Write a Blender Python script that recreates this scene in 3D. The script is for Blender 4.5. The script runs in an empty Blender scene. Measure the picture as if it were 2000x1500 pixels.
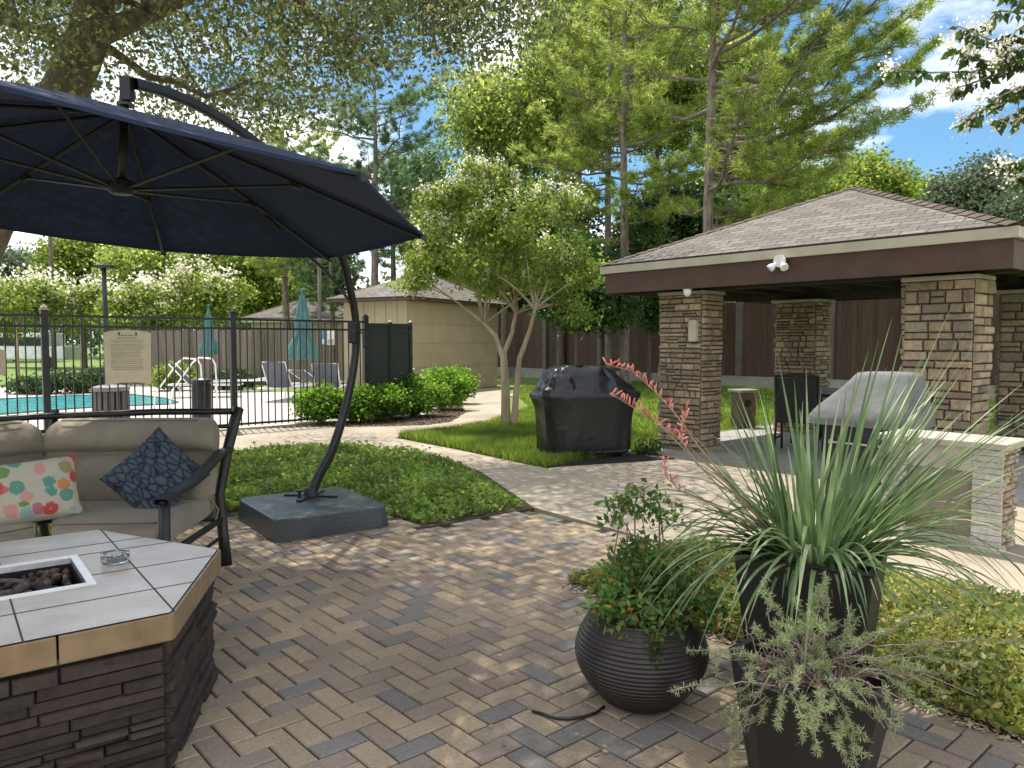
import bpy, bmesh, math, random
import numpy as np
from mathutils import Vector, Matrix

# ---------------------------------------------------------------- camera, sky, sun, exposure
scene = bpy.context.scene
COL = scene.collection
CAM_H = 1.45
PITCH = math.radians(3.1)
cd = bpy.data.cameras.new("camera"); cam = bpy.data.objects.new("camera", cd); COL.objects.link(cam)
cam.location = (0, 0, CAM_H); cam.rotation_euler = (math.radians(90) - PITCH, 0, 0)
cd.sensor_width = 36.0; cd.lens = 27.0; cd.clip_start = 0.05; cd.clip_end = 2000
scene.camera = cam
SUN_EL = math.radians(66); SUN_DIR = Vector((-0.43, 0.90, 0)).normalized()
world = bpy.data.worlds.new("World"); scene.world = world; world.use_nodes = True
wt = world.node_tree; wt.nodes.clear()
sky = wt.nodes.new("ShaderNodeTexSky"); sky.sky_type = 'NISHITA'; sky.sun_disc = False
sky.sun_elevation = SUN_EL; sky.sun_rotation = math.atan2(SUN_DIR.x, SUN_DIR.y)
sky.air_density = 1.0; sky.dust_density = 0.6; sky.ozone_density = 1.2
tc = wt.nodes.new("ShaderNodeTexCoord"); mp = wt.nodes.new("ShaderNodeMapping"); mp.inputs['Scale'].default_value = (1.0, 1.0, 2.6)
mp.inputs['Location'].default_value = (0.35, 0.1, 0.0)
nz = wt.nodes.new("ShaderNodeTexNoise"); nz.inputs['Scale'].default_value = 2.6; nz.inputs['Detail'].default_value = 9; nz.inputs['Roughness'].default_value = 0.55
cr = wt.nodes.new("ShaderNodeValToRGB"); cr.color_ramp.elements[0].position = 0.43; cr.color_ramp.elements[1].position = 0.57
cr.color_ramp.elements[0].color = (0, 0, 0, 1)
mx = wt.nodes.new("ShaderNodeMixRGB"); mx.inputs[2].default_value = (9.6, 9.5, 9.6, 1)
bg = wt.nodes.new("ShaderNodeBackground"); bg.inputs['Strength'].default_value = 0.12
wo = wt.nodes.new("ShaderNodeOutputWorld")
wt.links.new(tc.outputs['Generated'], mp.inputs['Vector']); wt.links.new(mp.outputs[0], nz.inputs['Vector'])
dp = wt.nodes.new("ShaderNodeVectorMath"); dp.operation = 'DOT_PRODUCT'; dp.inputs[1].default_value = Vector((.62, .74, .27)).normalized(); wt.links.new(tc.outputs['Generated'], dp.inputs[0])
sm_ = wt.nodes.new("ShaderNodeMapRange"); sm_.interpolation_type = 'SMOOTHSTEP'; sm_.inputs[1].default_value = 0.80; sm_.inputs[2].default_value = 0.97; wt.links.new(dp.outputs['Value'], sm_.inputs[0])
ma = wt.nodes.new("ShaderNodeMath"); ma.operation = 'MULTIPLY_ADD'; ma.inputs[1].default_value = -0.13; wt.links.new(sm_.outputs[0], ma.inputs[0]); wt.links.new(nz.outputs['Fac'], ma.inputs[2])
tint = wt.nodes.new("ShaderNodeMixRGB"); tint.blend_type = 'MULTIPLY'; tint.inputs[0].default_value = 1; tint.inputs[2].default_value = (.42, .60, .68, 1); wt.links.new(sky.outputs[0], tint.inputs[1])
wt.links.new(ma.outputs[0], cr.inputs[0]); wt.links.new(cr.outputs[0], mx.inputs[0])
wt.links.new(tint.outputs[0], mx.inputs[1]); wt.links.new(mx.outputs[0], bg.inputs[0]); wt.links.new(bg.outputs[0], wo.inputs[0])
sd = bpy.data.lights.new("sun", 'SUN'); sd.energy = 3.3; sd.angle = math.radians(0.53); sd.color = (1.0, 0.95, 0.86)
sun = bpy.data.objects.new("sun", sd); COL.objects.link(sun)
sv = Vector((SUN_DIR.x*math.cos(SUN_EL), SUN_DIR.y*math.cos(SUN_EL), math.sin(SUN_EL)))
sun.rotation_euler = sv.to_track_quat('Z', 'Y').to_euler(); sun.location = (0, 0, 30)
vs = scene.view_settings; vs.view_transform = 'Standard'; vs.look = 'None'; vs.gamma = 1; vs.exposure = 0.95; vs.use_curve_mapping = False
scene.cycles.max_bounces = 7; scene.cycles.diffuse_bounces = 4; scene.cycles.transparent_max_bounces = 6

# ---------------------------------------------------------------- helpers
TH = math.radians(41); CT, ST = math.cos(TH), math.sin(TH)
def W(u, v, z=0.0): return Vector((u*CT - v*ST, u*ST + v*CT, z))      # patio grid -> world
def ray(x, y):
    a = (x-1000)/1500.; b = -(y-750)/1500.
    return Vector((a, math.cos(PITCH)+b*math.sin(PITCH), -math.sin(PITCH)+b*math.cos(PITCH)))
def gp(x, y, z=0.0):                                                  # photo pixel on the level plane z
    r = ray(x, y); t = (z-CAM_H)/r.z; return Vector((0, 0, CAM_H)) + r*t
def at(x, y, d):                                                      # photo pixel at distance d along +y
    r = ray(x, y); return Vector((0, 0, CAM_H)) + r*(d/r.y)
def lin(r, g, b):
    f = lambda c: (c/255/12.92 if c/255 <= .04045 else ((c/255+.055)/1.055)**2.4)
    return (f(r), f(g), f(b), 1)

class MB:
    def __init__(s): s.v = []; s.f = []; s.m = []; s.mi = 0
    def add(s, vs, fs):
        o = len(s.v); s.v += [tuple(p) for p in vs]; s.f += [tuple(i+o for i in q) for q in fs]; s.m += [s.mi]*len(fs); return s
    def hexa(s, p):  # 8 corners: bottom 4, top 4
        return s.add(p, [(3,2,1,0),(4,5,6,7),(0,1,5,4),(1,2,6,5),(2,3,7,6),(3,0,4,7)])
    def box(s, x0, x1, y0, y1, z0, z1):
        return s.hexa([(x0,y0,z0),(x1,y0,z0),(x1,y1,z0),(x0,y1,z0),(x0,y0,z1),(x1,y0,z1),(x1,y1,z1),(x0,y1,z1)])
    def obox(s, c, X, Y, Z):  # centre and three half-extent vectors
        c, X, Y, Z = Vector(c), Vector(X), Vector(Y), Vector(Z)
        return s.hexa([c-X-Y-Z, c+X-Y-Z, c+X+Y-Z, c-X+Y-Z, c-X-Y+Z, c+X-Y+Z, c+X+Y+Z, c-X+Y+Z])
    def bbox(s, x0, x1, y0, y1, z0, z1, b=0.01):  # box with bevelled edges
        bm = bmesh.new(); bmesh.ops.create_cube(bm, size=1)
        for v in bm.verts: v.co = Vector(((x0+x1)/2+v.co.x*(x1-x0), (y0+y1)/2+v.co.y*(y1-y0), (z0+z1)/2+v.co.z*(z1-z0)))
        bmesh.ops.bevel(bm, geom=bm.edges[:]+bm.verts[:], offset=b, segments=2, profile=.6, affect='EDGES')
        s.bm(bm); return s
    def bm(s, bm, M=None):
        bm.verts.index_update()
        s.add([(M @ v.co) if M else v.co for v in bm.verts], [[v.index for v in f.verts] for f in bm.faces]); bm.free(); return s
    def prism(s, poly, z0, z1):
        n = len(poly)
        s.add([(p[0],p[1],z0) for p in poly]+[(p[0],p[1],z1) for p in poly],
              [tuple(range(n))[::-1], tuple(range(n,2*n))]+[(i,(i+1)%n,n+(i+1)%n,n+i) for i in range(n)]); return s
    def tube(s, pts, rad, n=8, cap=True):
        pts = [Vector(p) for p in pts]
        if not isinstance(rad, (list, tuple)): rad = [rad]*len(pts)
        V = []; F = []; up = Vector((0,0,1)); prevx = None
        for i, p in enumerate(pts):
            d = (pts[min(i+1,len(pts)-1)]-pts[max(i-1,0)]).normalized()
            if prevx is None:
                x = d.cross(up if abs(d.z) < .9 else Vector((1,0,0))).normalized()
            else:
                x = (prevx - d*prevx.dot(d)).normalized()
            y = d.cross(x); prevx = x
            for k in range(n):
                a = 2*math.pi*k/n; V.append(p+(x*math.cos(a)+y*math.sin(a))*rad[i])
        for i in range(len(pts)-1):
            for k in range(n): F.append((i*n+k, i*n+(k+1)%n, (i+1)*n+(k+1)%n, (i+1)*n+k))
        if cap: F.append(tuple(range(n))[::-1]); F.append(tuple((len(pts)-1)*n+k for k in range(n)))
        return s.add(V, F)
    def lathe(s, prof, n=32, c=(0,0,0)):
        V = []; F = []
        for r, z in prof:
            for k in range(n): a = 2*math.pi*k/n; V.append((c[0]+r*math.cos(a), c[1]+r*math.sin(a), c[2]+z))
        for i in range(len(prof)-1):
            for k in range(n): F.append((i*n+k, i*n+(k+1)%n, (i+1)*n+(k+1)%n, (i+1)*n+k))
        return s.add(V, F)
    def grid(s, P, closed=False):  # P[i][j] points
        n, m = len(P), len(P[0]); V = [p for r in P for p in r]
        return s.add(V, [(i*m+j, (i+1)*m+j, (i+1)*m+j+1, i*m+j+1) for i in range(n-1) for j in range(m-1)])

def obj(name, mb, mats, parent=None, smooth=False):
    me = bpy.data.meshes.new(name); me.from_pydata(mb.v, [], mb.f); me.update()
    if not isinstance(mats, (list, tuple)): mats = [mats]
    for m in mats: me.materials.append(m)
    if len(mats) > 1: me.polygons.foreach_set('material_index', mb.m)
    if smooth: me.polygons.foreach_set('use_smooth', [True]*len(me.polygons))
    o = bpy.data.objects.new(name, me); COL.objects.link(o)
    if parent: o.parent = parent
    return o
def npobj(name, V, k, mats, parent=None, mi=None):  # V: (N*k,3) array, faces of k verts each
    me = bpy.data.meshes.new(name); n = len(V)//k
    me.vertices.add(len(V)); me.vertices.foreach_set('co', np.asarray(V, dtype=np.float32).ravel())
    me.loops.add(len(V)); me.loops.foreach_set('vertex_index', np.arange(len(V), dtype=np.int32))
    me.polygons.add(n); me.polygons.foreach_set('loop_start', np.arange(0, n*k, k, dtype=np.int32))
    if not isinstance(mats, (list, tuple)): mats = [mats]
    for m in mats: me.materials.append(m)
    if mi is not None: me.polygons.foreach_set('material_index', np.asarray(mi, dtype=np.int32))
    me.update(calc_edges=True); me.validate()
    o = bpy.data.objects.new(name, me); COL.objects.link(o)
    if parent: o.parent = parent
    return o
def tag(o, label, cat, group=None, kind=None):
    o['label'] = label; o['category'] = cat
    if group: o['group'] = group
    if kind: o['kind'] = kind
    return o
def thing(name, label, cat, loc=(0,0,0), rot=0, group=None):
    o = bpy.data.objects.new(name, None); COL.objects.link(o); o.empty_display_size = .2
    o.location = loc; o.rotation_euler = (0, 0, rot); return tag(o, label, cat, group)
def struct(name, mb, m, label, cat): o = obj(name, mb, m); return tag(o, label, cat, kind='structure')
def bevel(o, w=.01, seg=2):
    md = o.modifiers.new('bevel', 'BEVEL'); md.width = w; md.segments = seg; md.limit_method = 'ANGLE'; md.angle_limit = math.radians(35); return o

# ---------------------------------------------------------------- materials
def nodes(name):
    m = bpy.data.materials.new(name); m.use_nodes = True; t = m.node_tree; b = t.nodes['Principled BSDF']; return m, t, b
def pm(name, c1, c2=None, scale=8, rough=.7, bump=0., bscale=None, metal=0., island=0., stretch=None, spec=None, lo=.35, hi=.65, sheen=0.):
    m, t, b = nodes(name); L = t.links
    co = t.nodes.new('ShaderNodeTexCoord'); vec = co.outputs['Object']
    if stretch:
        mp = t.nodes.new('ShaderNodeMapping'); mp.inputs['Scale'].default_value = stretch; L.new(vec, mp.inputs[0]); vec = mp.outputs[0]
    n = t.nodes.new('ShaderNodeTexNoise'); n.inputs['Scale'].default_value = scale; n.inputs['Detail'].default_value = 6; n.inputs['Roughness'].default_value = .6
    L.new(vec, n.inputs['Vector'])
    c2 = c2 or tuple(min(1, x*1.25) for x in c1[:3])+(1,)
    r = t.nodes.new('ShaderNodeMapRange'); r.inputs[1].default_value = lo; r.inputs[2].default_value = hi; L.new(n.outputs['Fac'], r.inputs[0])
    mx = t.nodes.new('ShaderNodeMixRGB'); mx.inputs[1].default_value = c1; mx.inputs[2].default_value = c2; L.new(r.outputs[0], mx.inputs[0])
    out = mx.outputs[0]
    if island:
        g = t.nodes.new('ShaderNodeNewGeometry'); h = t.nodes.new('ShaderNodeHueSaturation')
        mr = t.nodes.new('ShaderNodeMapRange'); mr.inputs[3].default_value = 1-island; mr.inputs[4].default_value = 1+island
        L.new(g.outputs['Random Per Island'], mr.inputs[0]); L.new(mr.outputs[0], h.inputs['Value']); L.new(out, h.inputs['Color']); out = h.outputs[0]
    L.new(out, b.inputs['Base Color']); b.inputs['Roughness'].default_value = rough; b.inputs['Metallic'].default_value = metal
    if spec is not None: b.inputs['Specular IOR Level'].default_value = spec
    if sheen: b.inputs['Sheen Weight'].default_value = sheen
    if bump:
        n2 = t.nodes.new('ShaderNodeTexNoise'); n2.inputs['Scale'].default_value = bscale or scale*4; n2.inputs['Detail'].default_value = 5; L.new(vec, n2.inputs['Vector'])
        bu = t.nodes.new('ShaderNodeBump'); bu.inputs['Strength'].default_value = bump; bu.inputs['Distance'].default_value = .02
        L.new(n2.outputs['Fac'], bu.inputs['Height']); L.new(bu.outputs[0], b.inputs['Normal'])
    return m
def ramp_mat(name, cols, rough=.8, nscale=30, namt=.25, bump=.3, big=0.):  # one random colour of a list per separate stone / paver / leaf
    m, t, b = nodes(name); L = t.links
    g = t.nodes.new('ShaderNodeNewGeometry'); cr = t.nodes.new('ShaderNodeValToRGB'); cr.color_ramp.interpolation = 'CONSTANT' if len(cols) > 3 else 'LINEAR'
    e = cr.color_ramp.elements
    while len(e) < len(cols): e.new(.5)
    for i, c in enumerate(cols): e[i].position = i/len(cols); e[i].color = c
    L.new(g.outputs['Random Per Island'], cr.inputs[0])
    co = t.nodes.new('ShaderNodeTexCoord'); n = t.nodes.new('ShaderNodeTexNoise'); n.inputs['Scale'].default_value = nscale; n.inputs['Detail'].default_value = 8; n.inputs['Roughness'].default_value = .7
    L.new(co.outputs['Object'], n.inputs['Vector'])
    mr = t.nodes.new('ShaderNodeMapRange'); mr.inputs[1].default_value = .3; mr.inputs[2].default_value = .7; mr.inputs[3].default_value = 1-namt; mr.inputs[4].default_value = 1+namt
    L.new(n.outputs['Fac'], mr.inputs[0]); val = mr.outputs[0]
    if big:
        n3 = t.nodes.new('ShaderNodeTexNoise'); n3.inputs['Scale'].default_value = 1.3; n3.inputs['Detail'].default_value = 3; L.new(co.outputs['Object'], n3.inputs['Vector'])
        m3 = t.nodes.new('ShaderNodeMapRange'); m3.inputs[1].default_value = .3; m3.inputs[2].default_value = .7; m3.inputs[3].default_value = 1-big; m3.inputs[4].default_value = 1+big
        L.new(n3.outputs['Fac'], m3.inputs[0]); mu = t.nodes.new('ShaderNodeMath'); mu.operation = 'MULTIPLY'; L.new(val, mu.inputs[0]); L.new(m3.outputs[0], mu.inputs[1]); val = mu.outputs[0]
    h = t.nodes.new('ShaderNodeHueSaturation'); L.new(cr.outputs[0], h.inputs['Color']); L.new(val, h.inputs['Value']); L.new(h.outputs[0], b.inputs['Base Color'])
    b.inputs['Roughness'].default_value = rough
    bu = t.nodes.new('ShaderNodeBump'); bu.inputs['Strength'].default_value = bump; bu.inputs['Distance'].default_value = .006; L.new(n.outputs['Fac'], bu.inputs['Height']); L.new(bu.outputs[0], b.inputs['Normal'])
    return m
def leafmat(name, c1, c2, c3=None, trans=.45, rough=.45, patch=1.7):
    m = bpy.data.materials.new(name); m.use_nodes = True; t = m.node_tree; L = t.links; b = t.nodes['Principled BSDF']; o = t.nodes['Material Output']
    g = t.nodes.new('ShaderNodeNewGeometry'); cr = t.nodes.new('ShaderNodeValToRGB'); e = cr.color_ramp.elements
    e[0].color = c1; e[0].position = .1; e[1].color = c2; e[1].position = .8
    if c3: x = e.new(.93); x.color = c2; e[1].position = .75; y = e.new(.97); y.color = c3
    L.new(g.outputs['Random Per Island'], cr.inputs[0])
    nt_ = t.nodes.new('ShaderNodeTexNoise'); nt_.inputs['Scale'].default_value = patch; nt_.inputs['Detail'].default_value = 4; L.new(g.outputs['Position'], nt_.inputs['Vector'])
    m_ = t.nodes.new('ShaderNodeMapRange'); m_.inputs[1].default_value = .32; m_.inputs[2].default_value = .68; m_.inputs[3].default_value = .62; m_.inputs[4].default_value = 1.38; L.new(nt_.outputs['Fac'], m_.inputs[0])
    hh = t.nodes.new('ShaderNodeHueSaturation'); L.new(cr.outputs[0], hh.inputs['Color']); L.new(m_.outputs[0], hh.inputs['Value']); cr = hh
    L.new(cr.outputs[0], b.inputs['Base Color']); b.inputs['Roughness'].default_value = rough
    b.inputs['Specular IOR Level'].default_value = .35
    tr = t.nodes.new('ShaderNodeBsdfTranslucent'); h = t.nodes.new('ShaderNodeHueSaturation'); h.inputs['Saturation'].default_value = 1.1; h.inputs['Value'].default_value = 2.3; h.inputs['Hue'].default_value = .488
    L.new(cr.outputs[0], h.inputs['Color']); L.new(h.outputs[0], tr.inputs[0])
    mx = t.nodes.new('ShaderNodeMixShader'); mx.inputs[0].default_value = trans; L.new(b.outputs[0], mx.inputs[1]); L.new(tr.outputs[0], mx.inputs[2]); L.new(mx.outputs[0], o.inputs[0])
    return m
C = lambda r, g, b: (r, g, b, 1)
M = {}
M['paver'] = ramp_mat('paver', [C(.38,.285,.185), C(.29,.225,.165), C(.35,.265,.175), C(.265,.205,.16), C(.32,.25,.17), C(.21,.185,.165), C(.29,.215,.165), C(.36,.275,.185)], .85, 90, .26, .6, .24)
M['sand'] = pm('sand', C(.04,.032,.025), C(.08,.065,.05), 40, .95)
M['concrete'] = pm('concrete', C(.31,.255,.19), C(.43,.365,.28), 1.3, .9, .25, 90)
M['concrete_dark'] = pm('pavilion_slab', C(.30,.28,.26), C(.40,.37,.34), 2.2, .85, .2, 80)
M['deck'] = pm('pool_deck', C(.48,.43,.37), C(.58,.53,.46), 1.5, .85, .15, 60)
M['soil'] = pm('soil', C(.05,.035,.022), C(.10,.075,.05), 9, .95, .8, 60)
M['mulch'] = ramp_mat('mulch', [C(.05,.03,.02), C(.09,.055,.035), C(.14,.10,.07)], .9, 50, .3)
M['grass_ground'] = pm('lawn_ground', C(.10,.155,.025), C(.18,.25,.045), 3.5, .9, .5, 200, lo=.3, hi=.7)
M['grass'] = leafmat('grass', C(.07,.125,.025), C(.21,.28,.055), trans=.42)
M['cover_leaf'] = leafmat('ground_cover_leaf', C(.08,.15,.035), C(.22,.30,.07), C(.40,.38,.12), trans=.45)
M['cover_leaf_gold'] = leafmat('ground_cover_leaf_gold', C(.10,.15,.04), C(.29,.29,.08), C(.55,.40,.16), trans=.4)  # yellower, golden leaf mix for the right bed
M['oak_leaf'] = leafmat('oak_leaf', C(.06,.08,.035), C(.15,.17,.07), C(.2,.17,.08), trans=.5)
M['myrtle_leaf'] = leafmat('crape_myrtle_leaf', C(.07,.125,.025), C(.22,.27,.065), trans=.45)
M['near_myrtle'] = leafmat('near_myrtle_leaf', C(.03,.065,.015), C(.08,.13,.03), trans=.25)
M['bloom'] = leafmat('white_bloom', C(.62,.58,.45), C(.8,.76,.66), trans=.3)
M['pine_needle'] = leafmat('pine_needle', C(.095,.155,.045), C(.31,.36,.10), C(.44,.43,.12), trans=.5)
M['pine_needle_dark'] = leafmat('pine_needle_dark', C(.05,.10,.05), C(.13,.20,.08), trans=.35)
M['bright_leaf'] = leafmat('bright_leaf', C(.07,.12,.025), C(.21,.27,.055), C(.32,.32,.08), trans=.42)
M['dark_leaf'] = leafmat('dark_leaf', C(.02,.05,.015), C(.05,.09,.025), trans=.25)
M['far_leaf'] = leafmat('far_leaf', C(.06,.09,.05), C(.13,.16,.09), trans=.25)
M['hedge_leaf'] = leafmat('hedge_leaf', C(.05,.12,.02), C(.17,.29,.04), trans=.45)
M['nandina'] = leafmat('nandina_leaf', C(.045,.10,.03), C(.15,.23,.06), C(.32,.17,.06), trans=.45)
M['yucca'] = leafmat('yucca_blade', C(.075,.13,.05), C(.22,.30,.14), C(.42,.46,.3), trans=.25, rough=.35)
M['rosemary'] = leafmat('rosemary_leaf', C(.14,.2,.09), C(.32,.37,.2), C(.4,.3,.17), trans=.35)
M['coral'] = leafmat('coral_flower', C(.50,.17,.15), C(.66,.36,.31), trans=.3)
M['bark'] = pm('bark', C(.10,.075,.055), C(.2,.155,.12), 14, .95, .9, 26, stretch=(1,1,.25))
M['pine_bark'] = pm('pine_bark', C(.13,.10,.08), C(.30,.245,.20), 12, .95, .9, 20, stretch=(1,1,.3))
M['myrtle_bark'] = pm('myrtle_bark', C(.30,.22,.14), C(.5,.4,.28), 6, .7, .2, 20, stretch=(1,1,.25))
M['twig'] = pm('twig', C(.16,.11,.08), C(.3,.23,.18), 20, .9)
M['stone'] = ramp_mat('pillar_stone', [C(.35,.25,.16), C(.27,.20,.135), C(.43,.33,.22), C(.24,.185,.135), C(.32,.235,.155), C(.40,.30,.20), C(.30,.245,.185)], .85, 22, .35, .9, .15)
M['mortar'] = pm('mortar', C(.13,.10,.07), C(.19,.15,.11), 20, .95)
M['ledger'] = ramp_mat('counter_stone', [C(.42,.32,.21), C(.34,.27,.20), C(.5,.4,.29), C(.3,.22,.15), C(.44,.37,.3)], .85, 30, .3, .8)
M['dark_ledger'] = ramp_mat('firepit_stone', [C(.040,.026,.021), C(.030,.020,.017), C(.050,.033,.026), C(.035,.024,.02)], .7, 25, .4, .9)
M['tile'] = pm('tile', C(.38,.335,.285), C(.54,.49,.42), 4, .30, .08, 40)
M['tile_edge'] = pm('tile_edge', C(.20,.128,.065), C(.30,.205,.115), 9, .4, .05, 40)
M['grout'] = pm('grout', C(.05,.045,.04), None, 30, .9)
M['metal_white'] = pm('white_metal', C(.75,.74,.72), None, 5, .3, metal=.0)
M['steel'] = pm('steel', C(.45,.44,.42), None, 5, .35, metal=1)
M['lava'] = ramp_mat('lava_rock', [C(.04,.025,.022), C(.08,.045,.04), C(.025,.02,.02), C(.12,.09,.06)], .9, 60, .4)
M['frame_black'] = pm('black_metal', C(.010,.009,.010), C(.020,.017,.016), 12, .42, spec=.5)
M['fence_black'] = pm('fence_black', C(.012,.013,.014), C(.02,.02,.02), 12, .4)
M['cushion'] = pm('cushion', C(.24,.20,.14), C(.32,.27,.195), 3.5, .95, .5, 22, sheen=.15)
M['navy'] = None
M['shingle'] = None
M['fascia'] = pm('fascia_brown', C(.075,.038,.026), C(.10,.052,.036), 4, .6, .1, 30, stretch=(1,1,1))
M['gutter'] = pm('drip_edge', C(.45,.40,.31), C(.56,.50,.40), 3, .5)
M['soffit'] = pm('soffit', C(.03,.025,.025), C(.045,.035,.03), 4, .8)
M['brown_board'] = pm('brown_board', C(.065,.036,.024), C(.11,.062,.042), 3, .8, .3, 30, stretch=(6,6,.4), island=.18)
M['grey_board'] = pm('grey_board', C(.16,.13,.10), C(.25,.20,.16), 3, .85, .3, 30, stretch=(6,6,.4), island=.2)
M['siding'] = pm('siding', C(.40,.32,.20), C(.47,.38,.25), 1.5, .8, .05, 30)
M['coping'] = pm('coping', C(.38,.34,.28), C(.48,.43,.36), 6, .75, .1, 60)
M['panel'] = pm('stucco_panel', C(.20,.165,.12), C(.25,.205,.15), 4, .85, .2, 120)
M['black_cover'] = None
M['grey_cover'] = pm('grey_cover', C(.12,.12,.12), C(.18,.18,.178), 3, .8, .6, 9)
M['black_plastic'] = pm('black_plastic', C(.012,.012,.013), C(.02,.02,.02), 10, .5)
M['mat_rubber'] = pm('mat_rubber', C(.012,.012,.012), C(.02,.02,.02), 30, .8)
M['tank'] = pm('tank_plastic', C(.03,.036,.04), C(.055,.062,.068), 2.5, .30, .15, 50)
M['teal'] = pm('teal_fabric', C(.07,.17,.17), C(.11,.24,.23), 8, .9)
M['sling_white'] = pm('sling', C(.11,.12,.15), None, 8, .8)
M['signboard'] = pm('signboard', C(.50,.44,.31), C(.56,.5,.36), 8, .6)
M['ink'] = pm('ink', C(.22,.19,.14), None, 20, .7)
M['pot'] = pm('pot_glaze', C(.020,.0145,.0125), C(.038,.028,.024), 6, .38, .1, 40)
M['planter'] = pm('planter_resin', C(.011,.009,.0085), C(.022,.018,.016), 3, .55, .12, 160)
M['water'] = None
M['litter'] = ramp_mat('leaf_litter', [C(.4,.32,.2), C(.25,.17,.1), C(.5,.42,.3)], .9, 60, .3)
def special():
    # navy canopy cloth
    m, t, b = nodes('navy_cloth'); L = t.links; o = t.nodes['Material Output']
    b.inputs['Base Color'].default_value = C(.013, .023, .062); b.inputs['Roughness'].default_value = .85; b.inputs['Sheen Weight'].default_value = .0
    w = t.nodes.new('ShaderNodeTexNoise'); w.inputs['Scale'].default_value = 3; co = t.nodes.new('ShaderNodeTexCoord'); L.new(co.outputs['Object'], w.inputs[0])
    bu = t.nodes.new('ShaderNodeBump'); bu.inputs['Strength'].default_value = .06; bu.inputs['Distance'].default_value = .03; L.new(w.outputs['Fac'], bu.inputs['Height']); L.new(bu.outputs[0], b.inputs['Normal'])
    tr = t.nodes.new('ShaderNodeBsdfTranslucent'); tr.inputs[0].default_value = C(.02, .03, .07)
    mx = t.nodes.new('ShaderNodeMixShader'); mx.inputs[0].default_value = .07; L.new(b.outputs[0], mx.inputs[1]); L.new(tr.outputs[0], mx.inputs[2]); L.new(mx.outputs[0], o.inputs[0]); M['navy'] = m
    # shingles: rows follow object-space v / slope through a brick texture on generated UV-like coords
    m, t, b = nodes('shingles'); L = t.links
    uv = t.nodes.new('ShaderNodeUVMap'); br = t.nodes.new('ShaderNodeTexBrick'); L.new(uv.outputs[0], br.inputs['Vector'])
    br.inputs['Scale'].default_value = 1; br.inputs['Brick Width'].default_value = .26; br.inputs['Row Height'].default_value = .115; br.inputs['Mortar Size'].default_value = .008
    br.inputs['Color1'].default_value = C(.11,.095,.08); br.inputs['Color2'].default_value = C(.20,.175,.15); br.inputs['Mortar'].default_value = C(.05,.04,.035)
    n = t.nodes.new('ShaderNodeTexNoise'); n.inputs['Scale'].default_value = 30; n.inputs['Detail'].default_value = 6; L.new(uv.outputs[0], n.inputs['Vector'])
    mr = t.nodes.new('ShaderNodeMapRange'); mr.inputs[1].default_value = .3; mr.inputs[2].default_value = .7; mr.inputs[3].default_value = .7; mr.inputs[4].default_value = 1.35; L.new(n.outputs['Fac'], mr.inputs[0])
    h = t.nodes.new('ShaderNodeHueSaturation'); L.new(br.outputs['Color'], h.inputs['Color']); L.new(mr.outputs[0], h.inputs['Value']); L.new(h.outputs[0], b.inputs['Base Color'])
    bu = t.nodes.new('ShaderNodeBump'); bu.inputs['Strength'].default_value = .8; bu.inputs['Distance'].default_value = .01; bu.invert = True; L.new(br.outputs['Fac'], bu.inputs['Height']); L.new(bu.outputs[0], b.inputs['Normal'])
    b.inputs['Roughness'].default_value = .9; M['shingle'] = m
    # black vinyl cover
    m, t, b = nodes('black_vinyl'); L = t.links; b.inputs['Base Color'].default_value = C(.010,.011,.013); b.inputs['Roughness'].default_value = .30
    co = t.nodes.new('ShaderNodeTexCoord'); w = t.nodes.new('ShaderNodeTexNoise'); w.inputs['Scale'].default_value = 5; w.inputs['Detail'].default_value = 3; w.inputs['Distortion'].default_value = 1.2; L.new(co.outputs['Object'], w.inputs[0])
    bu = t.nodes.new('ShaderNodeBump'); bu.inputs['Strength'].default_value = .35; bu.inputs['Distance'].default_value = .03; L.new(w.outputs['Fac'], bu.inputs['Height']); L.new(bu.outputs[0], b.inputs['Normal']); M['black_cover'] = m
    # water
    m, t, b = nodes('pool_water'); L = t.links; b.inputs['Base Color'].default_value = C(.06,.42,.45); b.inputs['Roughness'].default_value = .12
    co = t.nodes.new('ShaderNodeTexCoord'); w = t.nodes.new('ShaderNodeTexNoise'); w.inputs['Scale'].default_value = 4; L.new(co.outputs['Object'], w.inputs[0])
    cr = t.nodes.new('ShaderNodeValToRGB'); cr.color_ramp.elements[0].position = .4; cr.color_ramp.elements[1].position = .65
    cr.color_ramp.elements[0].color = C(.05,.36,.42); cr.color_ramp.elements[1].color = C(.16,.55,.56); L.new(w.outputs['Fac'], cr.inputs[0]); L.new(cr.outputs[0], b.inputs['Base Color'])
    bu = t.nodes.new('ShaderNodeBump'); bu.inputs['Strength'].default_value = .15; L.new(w.outputs['Fac'], bu.inputs['Height']); L.new(bu.outputs[0], b.inputs['Normal']); M['water'] = m
    # glass
    m, t, b = nodes('clear_glass'); b.inputs['Base Color'].default_value = C(.9,.93,.93); b.inputs['Transmission Weight'].default_value = 1; b.inputs['Roughness'].default_value = .04; b.inputs['IOR'].default_value = 1.45; M['glass'] = m
    # blue pillow : dark branching lines on slate
    m, t, b = nodes('slate_leaf_print'); L = t.links; co = t.nodes.new('ShaderNodeTexCoord'); v = t.nodes.new('ShaderNodeTexVoronoi'); v.feature = 'DISTANCE_TO_EDGE'; v.inputs['Scale'].default_value = 15
    mp = t.nodes.new('ShaderNodeMapping'); mp.inputs['Scale'].default_value = (1, 1, 1.9); mp.inputs['Rotation'].default_value = (0, .5, 0); L.new(co.outputs['Object'], mp.inputs[0]); L.new(mp.outputs[0], v.inputs['Vector'])
    cr = t.nodes.new('ShaderNodeValToRGB'); e = cr.color_ramp.elements; e[0].position = .03; e[0].color = C(.012,.014,.03); e[1].position = .09; e[1].color = C(.055,.075,.095)
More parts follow.
